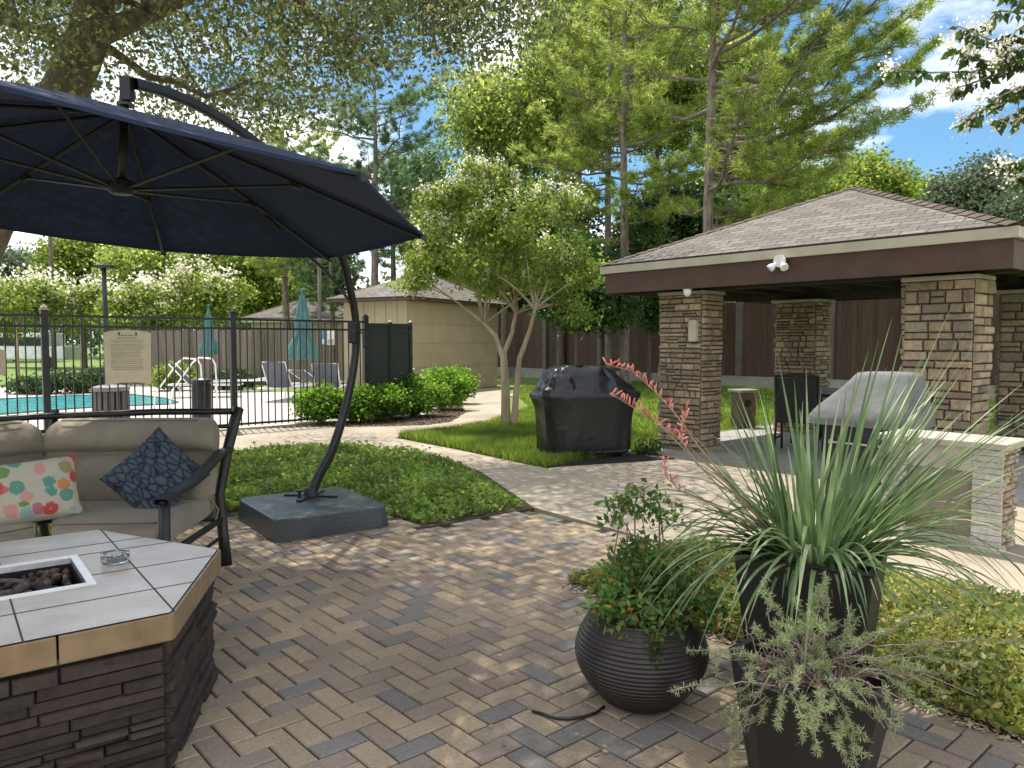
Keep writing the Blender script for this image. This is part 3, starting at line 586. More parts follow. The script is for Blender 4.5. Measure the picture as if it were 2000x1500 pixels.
# ---------------------------------------------------------------- fire table
def firetable():
    phi = math.radians(-4); c = W(0, 3.35); t = thing('fire_table', 'six sided fire pit table with pale tile top and dark stacked stone base', 'fire table', (c.x, c.y, 0), TH+phi)
    def hexp(x0, x1, sh, hw, y0=.03, inset=0):
        i = inset; return [(x1-i*1.15, y0), (x1-sh-i*.55, y0+hw-i), (x0+sh+i*.55, y0+hw-i), (x0+i*1.15, y0), (x0+sh+i*.55, y0-hw+i), (x1-sh-i*.55, y0-hw+i)]
    X0, X1, SH, HW, H = -.85, 1.20, .36, .715, .56
    P = hexp(X0, X1, SH, HW); Q = hexp(X0, X1, SH, HW, inset=.05)
    mb = MB(); mb.prism(Q, .0, H-.09); obj('base', mb, M['mortar'], t)
    mb = MB(); r = random.Random(21)
    for a, b in zip(Q, Q[1:]+Q[:1]):
        a, b = Vector((*b,0)), Vector((*a,0)); X = (b-a).normalized(); N = Vector((-X.y, X.x, 0)); N = N if N.dot((a+b)/2-Vector((.17,.03,0))) > 0 else -N
        stones(mb, a, X, N, (b-a).length, H-.095, r, rh=(.02,.055), rw=(.08,.38), dep=.028, gap=.0015, taper=.008)
    obj('stone_facing', mb, M['dark_ledger'], t)
    # edge tiles
    mb = MB()
    for a, b in zip(P, P[1:]+P[:1]):
        a, b = Vector((*a,0)), Vector((*b,0)); L = (b-a).length; n = max(1, round(L/.31)); d = (b-a)/n; N = Vector((d.y,-d.x,0)).normalized()
        N = N if N.dot((a+b)/2-Vector((.17,.03,0))) > 0 else -N
        for i in range(n): mb.obox(a+d*(i+.5)-N*.006+Vector((0,0,H-.047)), d*.49, N*.006, (0,0,.044))
    bevel(obj('edge_tile', mb, M['tile_edge'], t), .003)
    # top slab with tray opening
    tx0, tx1, ty0, ty1 = -.30, .66, -.17, .25
    mb = MB(); R_ = hexp(X0, X1, SH, HW, inset=.014)
    mb.add([(x,y,H) for x,y in R_]+[(tx1,ty1,H),(tx0,ty1,H),(tx0,ty0,H),(tx1,ty0,H)], [(0,1,6),(1,2,7,6),(2,3,7),(3,8,7),(3,4,8),(4,5,9,8),(5,0,9),(0,6,9)])
    mb.add([(x,y,H-.006) for x,y in R_], [tuple(range(6))[::-1]]) if False else None
    obj('tile_top', mb, M['tile'], t)
    gr = MB()
    def line(x0,y0,x1,y1): a, b = Vector((x0,y0,H)), Vector((x1,y1,H)); d = (b-a); n = Vector((-d.y,d.x,0)).normalized()*.0028; gr.obox((a+b)/2, d/2, n, (0,0,.0012))
    def span(y):  # x extents of the hexagon at y
        k = abs(y-.03)/HW; return X0+.014+SH*k, X1-.014-SH*k
    for y in (.44, .25+.03, -.06, -.38):
        a, b = span(y)
        if ty0 < y < ty1: line(tx1+.03, y, b, y); line(a, y, tx0-.03, y)
        else: line(a, y, b, y)
    for x in (.845, .42, .12, -.2, -.5):
        if tx0 < x < tx1: line(x, ty1+.03, x, .03+HW-.016); line(x, ty0-.03, x, .03-HW+.016)
        else: line(x, .03-HW+.016, x, .03+HW-.016)
    obj('grout_line', gr, M['grout'], t)
    w = .028; fr = MB()
    for a in ((tx0-w,tx1+w,ty0-w,ty0),(tx0-w,tx1+w,ty1,ty1+w),(tx0-w,tx0,ty0,ty1),(tx1,tx1+w,ty0,ty1)): fr.box(*a, H-.02, H+.006)
    pan = MB(); pan.add([(tx0,ty0,H-.09),(tx1,ty0,H-.09),(tx1,ty1,H-.09),(tx0,ty1,H-.09),(tx0,ty0,H+.001),(tx1,ty0,H+.001),(tx1,ty1,H+.001),(tx0,ty1,H+.001)], [(0,1,2,3),(0,4,5,1),(1,5,6,2),(2,6,7,3),(3,7,4,0)])
    p = obj('burner_pan', pan, M['frame_black'], t); obj('tray_frame', fr, M['metal_white'], t)
    rk = MB(); r = random.Random(8)
    base = bmesh.new(); bmesh.ops.create_icosphere(base, subdivisions=1, radius=1); bv = [v.co.copy() for v in base.verts]; bf = [tuple(v.index for v in f.verts) for f in base.faces]; base.free()
    for i in range(620):
        c = Vector((r.uniform(tx0+.02,tx1-.02), r.uniform(ty0+.02,ty1-.02), H-.07+r.uniform(0,.04))); s = r.uniform(.010,.022)
        rk.add([c+Vector((v.x*s*r.uniform(.7,1.2), v.y*s*r.uniform(.7,1.2), v.z*s*r.uniform(.6,1))) for v in bv], bf)
    o = obj('lava_rocks', rk, M['lava'], t); o['kind'] = 'stuff'
    mb = MB(); mb.tube([(.30+.19*math.cos(a)*1.0, .04+.13*math.sin(a), H-.022) for a in np.linspace(0, 2*math.pi, 30)], .011, 8); obj('burner_ring', mb, M['lava_ring'], t, True)
M['lava_ring'] = pm('burner_ring', C(.04,.03,.028), C(.09,.07,.06), 40, .7)
firetable()
c = W(.80, 3.37); t = thing('ashtray', 'round clear glass ashtray on the tiled fire table', 'ashtray', (c.x, c.y, .5612))
mb = MB(); mb.lathe([(.0,0),(.046,0),(.052,.006),(.053,.03),(.051,.036),(.045,.036),(.041,.030),(.040,.012),(.036,.008),(0,.008)], 36)
for k in range(4):
    a = k*math.pi/2+.4; mb.obox((.047*math.cos(a), .047*math.sin(a), .038), (.006*math.cos(a), .006*math.sin(a), 0), (-.010*math.sin(a), .010*math.cos(a), 0), (0,0,.003))
obj('bowl', mb, M['glass'], t, True)

# ---------------------------------------------------------------- sectional sofa
def loop_cushion(mb, A, B, prof, cap=.08, n=26):
    """cushion between end frames A and B (each: origin, fwd, up); prof = closed list of (fwd, up)"""
    m = len(prof); rows = []; cf = sum(p[0] for p in prof)/m; cu = sum(p[1] for p in prof)/m; L = (A[0]-B[0]).length
    for i in range(n+1):
        s = i/n; e = min(s, 1-s)*L; k = 1 if e > cap else math.sqrt(max(0, 1-((cap-e)/cap)**2)); k = .62+.38*k if e > 0 else .58
        o = A[0].lerp(B[0], s); f = A[1].lerp(B[1], s).normalized(); u = A[2].lerp(B[2], s)
        wob = .004*math.sin(s*23)+.003*math.sin(s*41+1)
        rows.append([o+f*(cf+(p[0]-cf)*k+wob*(p[0] > cf))+u*(cu+(p[1]-cu)*(.80+.20*((k-.58)/.42))) for p in prof]+[None])
        rows[-1][-1] = rows[-1][0]
    mb.grid(rows); nn = len(mb.v)
    for r_, flip in ((rows[0], 1), (rows[-1], 0)):
        c = sum((Vector(p) for p in r_[:-1]), Vector())/m; o = len(mb.v); mb.v += [tuple(c)]+[tuple(p) for p in r_[:-1]]
        for k in range(m): q = (o, o+1+k, o+1+(k+1)%m); mb.f.append(q if flip else q[::-1]); mb.m.append(mb.mi)
M['piping'] = pm('piping', C(.15,.12,.085), C(.2,.165,.12), 20, .9)
def sofa():
    t = thing('sofa', 'curved patio sofa with taupe cushions and black metal frame beside the fire table', 'sofa', (-2.4, 4.6, 0))
    O = Vector((-2.4, 4.6, 0)); Z = Vector((0,0,1))
    Cn = Vector((-3.03, 4.95, 0))-O      # inner back corner
    R = Vector((-1.90, 5.0, 0))-O
    fa = Vector((.02,-1,0)).normalized(); fb = Vector((.87,-.5,0)).normalized(); fc = (fa+fb).normalized()
    Lb = Cn + Vector((-.5,-.87,0))*1.25
    kc = .9/fc.dot(fa)
    back = [(.02,.40),(.16,.41),(.20,.50),(.195,.62),(.17,.705),(.075,.735),(.075,.745),(.175,.775),(.195,.85),(.14,.935),(.03,.965),(-.05,.93),(-.075,.82),(-.04,.60),(0,.42)]
    back = [(f-(u-.44)*.26+.03, u) for f, u in back]
    seat = [(.02,.31),(.85,.31),(.895,.34),(.90,.40),(.86,.455),(.5,.475),(.04,.46),(.01,.39)]
    for nm, pr, mat in (('back_cushion', back, 'cushion'), ('seat_cushion', seat, 'cushion')):
        for A, B in (((Cn+Vector((.03,0,0)), fa if nm == 'back_cushion' else fc*(kc/.9), Z), (R+Vector((-.035,0,0)), fa, Z)), ((Lb, fb, Z), (Cn+Vector((-.02,-.03,0)), fb if nm == 'back_cushion' else fc*(kc/.9), Z))):
            mb = MB()
            if nm == 'seat_cushion':
                m = len(pr); rows = []; n = 24; L = (A[0]-B[0]).length
                for i in range(n+1):
                    s = i/n; e = min(s,1-s)*L; k = 1 if e > .05 else .72+.28*math.sqrt(max(0,1-((.05-e)/.05)**2))
                    P0 = [A[0]+A[1]*f+Z*u for f,u in pr]; P1 = [B[0]+B[1]*f+Z*u for f,u in pr]; row = [a.lerp(b, .012+s*.976) for a, b in zip(P0, P1)]
                    for q in row: q.z = .39+(q.z-.39)*k
                    rows.append(row+[row[0]])
                mb.grid(rows)
                for r_ in (rows[0], rows[-1]): o = len(mb.v); mb.v += [tuple(p) for p in r_[:-1]]; mb.f.append(tuple(range(o, o+m))); mb.m.append(0)
            else: loop_cushion(mb, A, B, pr)
            o = obj(nm, mb, M[mat], t, True)
            e0, e1 = (pr[9], pr[2]) if nm == 'back_cushion' else (pr[4], pr[4])
            q = [(A[0]+A[1]*e0[0]+Z*(e0[1]+.012)).lerp(B[0]+B[1]*e0[0]+Z*(e0[1]+.012), s) for s in (np.linspace(.10,.90,12) if nm == 'back_cushion' else np.linspace(.03,.97,12))]
            obj('piping', MB().tube(q, .005, 6), M['piping'], o, True)
            md = o.modifiers.new('s', 'SUBSURF'); md.levels = md.render_levels = 1
    # frame
    K = M['frame_black']
    def P(*a): return Vector(a)-O
    bar = lambda pts, w, th, nm='frame': None
    mb = MB(); mb.tube([P(-1.86,4.93,0), P(-1.90,4.99,.2), P(-1.93,5.02,.45), P(-1.90,5.09,.72), P(-1.875,5.18,.93), P(-1.865,5.22,1.0)], [.038,.034,.032,.034,.036,.036], 10); obj('leg', mb, K, t, True)
    mb = MB(); mb.tube([P(-1.86,4.06,0), P(-1.87,4.08,.3), P(-1.87,4.09,.60)], [.028,.03,.033], 8); obj('leg', mb, K, t, True)
    mb = MB()
    pts = [P(-1.89,5.08,.74), P(-1.87,4.9,.745), P(-1.84,4.6,.70), P(-1.84,4.35,.645), P(-1.85,4.15,.625), P(-1.87,4.05,.60)]
    rows = []
    for q in pts:
        rows.append([q+Vector((dx,0,dz)) for dx, dz in ((-.035,-.014),(.035,-.014),(.04,.002),(.03,.014),(-.03,.014),(-.04,.002),(-.035,-.014))])
    mb.grid(rows); obj('armrest', mb, K, t)
    mb = MB()
    bk = lambda q, f, dz, z: Vector(q)-f*dz+Z*z
    rail = [R+Vector((0,.17,.985)), R+Vector((-.5,.165,.982)), Cn+Vector((.05,.13,.965)), Cn+Vector((-.10,.05,.965)), Lb+Vector((-.1,.07,.96))]
    mb.tube(rail, .022, 8); mb.tube([q+Vector((0,-.02,-.10)) for q in rail], .014, 8)
    mb.tube([R+Vector((-.01,-.04,.30)), Cn+Vector((.03,-.05,.30)), Lb+Vector((.05,0,.30))], .018, 8)
    mb.tube([P(-1.88,4.1,.29), P(-1.91,5.0,.29)], .02, 8); mb.tube([P(-1.88,4.1,.29), Cn+fc*kc+Z*.29, Lb+fb*.9+Z*.29], .02, 8)
    mb.tube([P(-1.88,4.25,.18), P(-1.9,4.92,.18)], .012, 8)
    obj('frame', mb, K, t, True)
    mb = MB(); mb.tube([Cn+Vector((-.02,.16,1.0)), Cn+Vector((-.03,.1,.7)), Cn+Vector((-.03,.0,.3)), Cn+Vector((-.03,.06,0))], .026, 8); obj('leg', mb, K, t, True)
    mb = MB(); mb.tube([Cn+fc*kc+Z*.4, Cn+fc*kc], .022, 8); obj('leg', mb, K, t, True)
    mb = MB(); mb.tube([Lb+Z*1.0-fb*.16, Lb+Z*.3, Lb-fb*.06], .026, 8); obj('leg', mb, K, t, True)
    # cushion ties hanging at the right rear
    mb = MB(); mb.tube([P(-1.94,4.9,.44), P(-1.92,4.93,.38), P(-1.95,4.95,.30)], .006, 5); mb.tube([P(-1.94,4.9,.44), P(-1.90,4.92,.37), P(-1.92,4.9,.28)], .006, 5); obj('cushion_tie', mb, M['cushion'], t)
sofa()
def pillow(name, label, w, h, th, mat, loc, R3):
    n = 26; mb = MB()
    for sgn in (1, -1):
        rows = []
        for i in range(n+1):
            a = -1+2*i/n; row = []
            for j in range(n+1):
                b = -1+2*j/n; e = (1-a**4)*(1-b**4); tt = th*.5*e**.55
                x = a*w/2*(1-.06*(1-b*b)*(abs(a))); z = b*h/2*(1-.06*(1-a*a)*abs(b))
                wr = .004*math.sin(9*a+4*b)*e+.003*math.sin(15*b-6*a)*e
                row.append((x, -sgn*(tt+wr), z))
            rows.append(row if sgn > 0 else row[::-1])
        mb.grid(rows)
    o = obj(name, mb, mat, smooth=True); o.matrix_world = Matrix.Translation(loc) @ R3; tag(o, label, 'pillow'); return o
E3 = lambda x, y, z: (Matrix.Rotation(math.radians(z),4,'Z') @ Matrix.Rotation(math.radians(x),4,'X') @ Matrix.Rotation(math.radians(y),4,'Y'))
pillow('pillow', 'slate blue throw pillow with dark leaf print standing on its corner', .46, .45, .15, M['slate_print'], at(304, 931, 4.62), E3(-24, 43, 8))
pillow('pillow', 'bright floral throw pillow in the left corner of the sofa', .66, .36, .15, M['floral'], at(25, 965, 4.20), E3(-20, -3, 38))

# ---------------------------------------------------------------- big navy cantilever umbrella
def umbrella():
    foot = gp(607, 968, .17); loc = Vector((foot.x, foot.y, 0))
    t = thing('cantilever_umbrella', 'navy blue cantilever umbrella on curved black mast with square base', 'umbrella', loc)
    A = Vector((-2.08,4.21,2.71)); Cs = [Vector(c) for c in ((-.53,4.65,2.1),(-1.33,5.63,2.08),(-2.59,5.75,2.14),(-3.56,4.95,2.24),(-3.69,3.70,2.32),(-2.89,2.72,2.34),(-1.76,2.46,2.30),(-.66,3.39,2.19))]
    hub = Vector((-2.10,4.18,2.29)); n = 10
    def sag(a, b, s, k): p = a.lerp(b, s); p.z += k*math.sin(math.pi*s); return p
    up, dn = [], []
    mb = MB()
    for k in range(8):
        a, b = Cs[k], Cs[(k+1)%8]; rows = []
        for i in range(n+1):
            s = i/n; p = sag(A, a, s, .012); q = sag(A, b, s, .012)
            rows.append([p.lerp(q, j/n)+Vector((0,0,-.02*s*(4*(j/n)*(1-j/n)) if s < 1 else -.012*4*(j/n)*(1-j/n)))-loc for j in range(n+1)])
        mb.grid(rows); e = rows[-1]; mb.grid([e, [p+Vector((0,0,-.016)) for p in e]])
    cn = obj('canopy', mb, M['navy'], t, True)
    K = M['frame_black']
    for k in range(8):
        a = Cs[k]; d = (a-A).normalized()
        pts = [sag(A, a, s, .012)+Vector((0,0,-.03))-loc for s in (.03,.25,.5,.75,.99)]
        mb = MB(); mb.tube(pts, [.012,.012,.012,.011,.010], 6); rb = obj('rib', mb, K, t, True)
        mp_ = sag(A, a, .54, .012)+Vector((0,0,-.045)); mb = MB(); mb.tube([hub-loc+(a-A).normalized()*.05, mp_-loc], .009, 6); mb.obox(mp_-loc, d*.03, Vector((-d.y,d.x,0))*.014, (0,0,.014)); obj('strut', mb, K, rb)
        mb = MB(); mb.obox(a-loc+Vector((0,0,-.02)), d*.02, Vector((-d.y,d.x,0)).normalized()*.018, (0,0,.016)); obj('rib_tip', mb, K, rb)
    mb = MB(); mb.tube([hub+Vector((0,0,-.03))-loc, A+Vector((.0,0,.11))-loc], .021, 10); obj('centre_pole', mb, K, t, True)
    mb = MB(); mb.lathe([(0,-.05),(.05,-.045),(.075,-.02),(.075,.02),(.04,.035),(0,.035)], 16, hub-loc); obj('hub', mb, K, t)
    top = A+Vector((0,0,.10)); mb = MB(); mb.obox(top+Vector((.01,0,.0))-loc, (.028,0,0), (0,.028,0), (0,0,.062)); mb.lathe([(0,0),(.045,0),(.04,.014),(0,.04)], 14, A+Vector((0,0,.01))-loc); obj('top_bracket', mb, K, t)
    # mast: drawn in the vertical plane through foot and top
    D = Vector((A.x-foot.x, A.y-foot.y, 0)); D.normalize(); N = Vector((-D.y, D.x, 0))
    def pl(x, y): r = ray(x, y); o = Vector((0,0,CAM_H)); return o+r*((foot-o).dot(N)/r.dot(N))
    P = [pl(*p) for p in ((606,970),(622,930),(645,888),(667,825),(684,755),(694,690),(694,620),(683,560))]
    e = top+Vector((.05,.0,.03)); z0 = P[-1]
    # arc over the canopy from the last mast point to the bracket
    pts = P[:]; b0, b3 = P[-1], e; b1 = b0+(P[-1]-P[-2]).normalized()*.85; b2 = e-D*1.0+Vector((0,0,.20))
    for i in range(1, 15):
        s = i/14; pts.append(b0*(1-s)**3+b1*3*s*(1-s)**2+b2*3*s*s*(1-s)+b3*s**3)
    sm = []
    for i in range(len(pts)-1):
        p0, p1, p2, p3 = pts[max(i-1,0)], pts[i], pts[i+1], pts[min(i+2,len(pts)-1)]
        for s in (0,.33,.67): sm.append(.5*((2*p1)+(p2-p0)*s+(2*p0-5*p1+4*p2-p3)*s*s+(3*p1-p0-3*p2+p3)*s**3))
    sm.append(pts[-1])
    rows = []
    for i, p in enumerate(sm):
        d = (sm[min(i+1,len(sm)-1)]-sm[max(i-1,0)]).normalized(); q = d.cross(N).normalized(); k = i/len(sm); a, b = (.050-.020*k), (.032-.010*k)
        rows.append([p-loc+q*(a*math.copysign(abs(math.cos(w))**.6, math.cos(w)))+N*(b*math.copysign(abs(math.sin(w))**.6, math.sin(w))) for w in np.linspace(0, 2*math.pi, 17)])
    mb = MB(); mb.grid(rows); obj('mast', mb, K, t, True)
    # lower support rod that follows the rib down into the mast, with crank housing
    s0 = sag(A, Cs[1], .62, .012)+Vector((0,0,-.06)); s3 = pl(690, 600)+D*.0
    mb = MB(); mb.tube([s0-loc, s0.lerp(s3,.55)-loc+Vector((0,0,.06)), s0.lerp(s3,.8)-loc+Vector((0,0,.05)), s3-loc], .014, 8); obj('support_arm', mb, K, t, True)
    ck = pl(690, 650); mb = MB(); mb.obox(ck-loc, D*.05, N*.04, (0,0,.10)); cb = obj('crank_box', mb, K, t); bevel(cb, .01)
    mb = MB(); mb.tube([ck-loc+N*.04, ck-loc+N*.10], .008, 6); mb.tube([ck-loc+N*.10, ck-loc+N*.10+Vector((0,0,-.13))], .008, 6); mb.tube([ck-loc+N*.10+Vector((0,0,-.13)), ck-loc+N*.17+Vector((0,0,-.13))], .012, 6); obj('crank_handle', mb, K, cb)
    # base tank
    b = W(2.81, 5.70); h = .95/2; R2 = Matrix.Translation((b.x-loc.x, b.y-loc.y, 0)) @ Matrix.Rotation(TH-math.radians(6), 4, 'Z')
    bm = bmesh.new(); bmesh.ops.create_cube(bm, size=1)
    for v in bm.verts: tp = v.co.z > 0; v.co = Vector((v.co.x*(.90 if tp else .94), v.co.y*(1.0 if tp else 1.04), (v.co.z+.5)*.165))
    ed = [e for e in bm.edges if abs(e.verts[0].co.z-e.verts[1].co.z) > .05]; bmesh.ops.bevel(bm, geom=ed, offset=.09, segments=2, profile=.5, affect='EDGES')
    ed = [e for e in bm.edges if e.verts[0].co.z > .1 and e.verts[1].co.z > .1]; bmesh.ops.bevel(bm, geom=ed, offset=.010, segments=3, profile=.5, affect='EDGES')
    mb = MB(); mb.bm(bm, R2); obj('base_tank', mb, M['tank'], t)
    Fp = foot-loc; mb = MB(); mb.lathe([(.085,-.004),(.085,.004),(0,.004)], 20, (Fp.x,Fp.y,.17)); mb.tube([(Fp.x,Fp.y,.168),(Fp.x,Fp.y,.24)], [.06,.05], 12)
    for k in range(4):
        a = TH-math.radians(6)+math.pi/4+k*math.pi/2; dd = Vector((math.cos(a),math.sin(a),0)); mb.obox(Vector((Fp.x,Fp.y,.172))+dd*.13, dd*.10, Vector((-dd.y,dd.x,0))*.022, (0,0,.005))
    obj('foot_plate', mb, K, t)
    mb = MB(); mb.tube([(Fp.x-.09,Fp.y-.02,.168),(Fp.x-.09,Fp.y-.02,.215)], .014, 8); mb.tube([(Fp.x-.11,Fp.y-.03,.215),(Fp.x-.06,Fp.y-.005,.215)], .012, 8); obj('lock_pin', mb, K, t)
umbrella()

# ---------------------------------------------------------------- covered grills
def loft(levels, n=40, seed=1, wr=.012, exp=4):
    """levels: (z, cx, cy, hw, hd); superellipse rings with cloth wrinkles"""
    from mathutils import noise
    rows = []
    for z, cx, cy, hw, hd in levels:
        row = []
        for k in range(n+1):
            a = 2*math.pi*(k % n)/n; c, s = math.cos(a), math.sin(a)
            x = hw*math.copysign(abs(c)**(2/exp), c); y = hd*math.copysign(abs(s)**(2/exp), s)
            kz = 1 if (wr < .02 or z > .84) else .32
            q = (noise.noise(Vector((x*6+seed, y*6, z*3)))*wr+noise.noise(Vector((x*14, y*14+seed, z*9)))*wr*.6)*kz+(noise.noise(Vector((x*16+seed, y*16, 1)))*wr*.35)
            row.append(Vector((cx+x*(1+q/max(hw,.05)), cy+y*(1+q/max(hd,.05)), z+q*.8)))
        rows.append(row)
    return rows
def grill1():
    a, b = gp(1062, 905), gp(1254, 893); mid = (a+b)/2; ang = math.atan2(b.y-a.y, b.x-a.x); nrm = Vector((-math.sin(ang), math.cos(ang), 0)); c = mid+nrm*.30
    t = thing('covered_grill', 'large grill under a shiny wrinkled black vinyl cover at the lawn edge', 'grill', (c.x, c.y, 0), ang)
    L = [(.07,.01,0,.585,.29),(.2,.01,0,.59,.30),(.45,.01,0,.605,.305),(.66,.015,0,.635,.315),(.75,.02,0,.69,.325),(.79,.025,0,.705,.33),(.815,.02,0,.69,.32),(.85,.01,.01,.64,.30),(.89,.0,.02,.60,.28),(.94,-.01,.03,.545,.26),(1.00,-.02,.03,.50,.235),(1.06,-.02,.04,.465,.21),(1.115,-.03,.05,.42,.18),(1.15,-.04,.05,.36,.13),(1.16,-.05,.05,.1,.04)]
    L2 = []
    for p, q in zip(L, L[1:]):
        for s in (0, .5): L2.append(tuple(p[i]+(q[i]-p[i])*s for i in range(5)))
    L2.append(L[-1])
    mb = MB(); mb.grid(loft(L2, 72, 3, .035)); o = obj('cover', mb, M['black_cover'], t, True)
    mb = MB(); mb.grid(loft([(.066,.01,0,.588,.293),(.085,.01,0,.596,.300),(.105,.01,0,.590,.295)], 72, 3, .035)); obj('hem', mb, M['black_cover'], t, True)
    mb = MB()
    for x, y in ((-.48,-.2),(.48,-.2),(-.48,.2),(.48,.2)): mb.tube([(x,y-.015,.035),(x,y+.015,.035)], .035, 12)
    obj('wheel', mb, M['black_plastic'], t)
    obj('bottom_shelf', MB().box(-.55,.55,-.25,.25,.075,.1), M['steel'], t)
    m = thing('rubber_mat', 'thin black rubber mat under the black covered grill', 'mat', (c.x, c.y, 0.004), ang); ob = MB(); ob.prism([(-.75,-.62),(.95,-.62),(.95,.35),(-.75,.35)], .001, .012)
    obj('mat_sheet', ob, M['mat_rubber'], m); e = MB()
    for a_ in ((-.75,.95,-.62,-.60),(-.75,.95,.33,.35)): e.box(*a_, .0125, .016)
    obj('mat_rim', e, M['mat_rubber'], m)
grill1()
def grill2():
    t = thing('covered_grill', 'gas grill under a dull grey cloth cover between counter and pavilion', 'grill', W(7.27, 3.22), TH)
    L = [(.68,0,0,.335,.48),(.71,0,0,.335,.478),(.76,.0,0,.33,.47),(.84,.02,-.02,.295,.43),(.94,.05,-.05,.255,.37),(1.04,.075,-.08,.215,.31),(1.11,.09,-.10,.19,.27),(1.145,.10,-.11,.175,.25),(1.165,.10,-.11,.155,.23),(1.175,.10,-.11,.11,.18),(1.178,.10,-.11,.02,.05)]
    mb = MB(); mb.grid(loft(L, 72, 7, .008, 10)); obj('cover', mb, M['grey_cover'], t, True)
    mb = MB(); mb.grid(loft([(.678,0,0,.340,.485),(.688,0,0,.343,.488),(.698,0,0,.338,.483)], 72, 7, .008, 10)); obj('hem', mb, M['grey_cover'], t, True)
    mb = MB(); mb.bbox(-.27,.27,-.33,.33,.08,.70,.01); obj('cabinet', mb, M['black_plastic'], t)
    mb = MB()
    for x in (-.24,.24):
        for y in (-.3,.3): mb.tube([(x-.012,y,.035),(x+.012,y,.035)], .034, 12); mb.box(x-.01,x+.01,y-.02,y+.02,.05,.08)
    obj('caster', mb, M['black_plastic'], t)
    mb = MB(); mb.tube([(-.3,-.25,.52),(-.3,.25,.52)], .012, 8); mb.box(-.31,-.27,-.25,-.23,.50,.54); mb.box(-.31,-.27,.23,.25,.50,.54); obj('handle', mb, M['steel'], t)
grill2()

# ---------------------------------------------------------------- chair, table, post under the pavilion
def patio_chair():
    p = gp(1560, 885); t = thing('patio_chair', 'black sling patio chair with its back to us under the pavilion', 'chair', (p.x, p.y, 0), math.radians(62))
    K = M['frame_black']  # local: faces +x
    mb = MB(); P = [(-.22,-.24,.42),(-.34,-.24,1.0),(-.34,.24,1.0),(-.22,.24,.42)]; mb.add(P+[(x+.012,y,z) for x,y,z in P], [(0,1,2,3),(7,6,5,4),(0,4,5,1),(1,5,6,2),(2,6,7,3),(3,7,4,0)]); obj('backrest', mb, M['sling_dark'], t)
    obj('seat', MB().box(-.23,.26,-.25,.25,.415,.43), M['sling_dark'], t)
    for s in (-1, 1):
        mb = MB(); mb.tube([(-.34,s*.26,0),(-.20,s*.26,.42),(-.345,s*.255,1.02)], .016, 8); obj('leg', mb, K, t, True)
        mb = MB(); mb.tube([(.30,s*.26,0),(.26,s*.26,.42),(.22,s*.28,.64)], .016, 8); obj('leg', mb, K, t, True)
        mb = MB(); mb.tube([(-.25,s*.265,.66),(.0,s*.28,.665),(.26,s*.28,.65)], .02, 8); obj('armrest', mb, K, t, True)
    mb = MB(); mb.tube([(-.345,-.26,1.02),(-.36,0,1.04),(-.345,.26,1.02)], .016, 8); obj('top_rail', mb, K, t, True)
    for q in ([(.26,-.26,.42),(.26,.26,.42)], [(-.2,-.26,.42),(-.2,.26,.42)], [(-.2,-.26,.2),(.28,-.26,.2)], [(-.2,.26,.2),(.28,.26,.2)]): obj('crossbar', MB().tube(q, .012, 8), K, t, True)
    p = gp(1648, 885); t = thing('patio_table', 'pale topped patio table beside the sling chair', 'table', (p.x+.25, p.y+.9, 0), TH)
    mb = MB(); mb.bbox(-.5,.5,-.5,.5,.74,.775,.008); obj('tabletop', mb, M['table_top'], t); 
    for x in (-.42,.42):
        for y in (-.42,.42): mb = MB(); mb.tube([(x,y,0),(x,y,.739)], .02, 8); obj('leg', mb, K, t, True)
    obj('apron', MB().box(-.44,.44,-.44,.44,.69,.739), K, t)
M['sling_dark'] = pm('dark_sling', C(.018,.017,.017), C(.03,.028,.027), 30, .8)
M['table_top'] = pm('slate_table', C(.2,.21,.22), C(.28,.29,.3), 6, .4)
patio_chair()
p = gp(1455, 836); t = thing('ash_urn', 'short brown post box with round hole and pale cap behind the left pillar', 'bin', (p.x, p.y+.12, 0), math.radians(20))
mb = MB(); mb.bbox(-.15,.15,-.15,.15,0,.60,.02); obj('body', mb, M['urn'] if 'urn' in M else pm('urn_wood', C(.10,.065,.045), C(.19,.13,.09), 6, .8, .3, 30), t)
mb = MB(); mb.bbox(-.19,.19,-.19,.19,.60,.65,.015); obj('cap', mb, M['kerb'], t)
mb = MB(); mb.tube([(-.02,-.1505,.42),(-.02,-.156,.42)], .065, 20); obj('hole', mb, M['frame_black'], t)

# ---------------------------------------------------------------- things round the pool
def bin_(px, y0, y1, d, w, label, slat=True):
    c = at(px, y0, d); h = c.z; t = thing('litter_bin', label, 'bin', (c.x, d, 0))
    mb = MB(); mb.lathe([(0,0.02),(w*.40,.02),(w*.42,h-.09),(0,h-.09)], 24); obj('liner', mb, M['black_plastic'], t)
    mb = MB(); n = 18
    for k in range(n):
        a = 2*math.pi*k/n; dd = Vector((math.cos(a), math.sin(a), 0)); mb.obox(dd*w*.47+Vector((0,0,h*.5-.05)), dd*.012, Vector((-dd.y,dd.x,0))*(w*.055 if slat else w*.082), (0,0,h*.5-.06))
    obj('slats', mb, M['bin_slat'] if slat else M['fence_black'], t)
    mb = MB(); mb.lathe([(w*.5,h-.10),(w*.52,h-.06),(w*.50,h-.03),(w*.30,h),(w*.26,h-.02),(0,h-.05)], 24); obj('lid', mb, M['frame_black'] if not slat else M['bin_lid'], t)
M['bin_slat'] = pm('bin_slat', C(.09,.08,.075), C(.14,.125,.115), 5, .7)
M['bin_lid'] = pm('bin_lid', C(.17,.17,.165), None, 5, .5)
bin_(216, 752, 812, 13.4, .60, 'slatted brown litter bin behind the fence below the rules sign')
bin_(393, 738, 815, 13.4, .32, 'slim black litter bin behind the fence right of the rules sign', False)
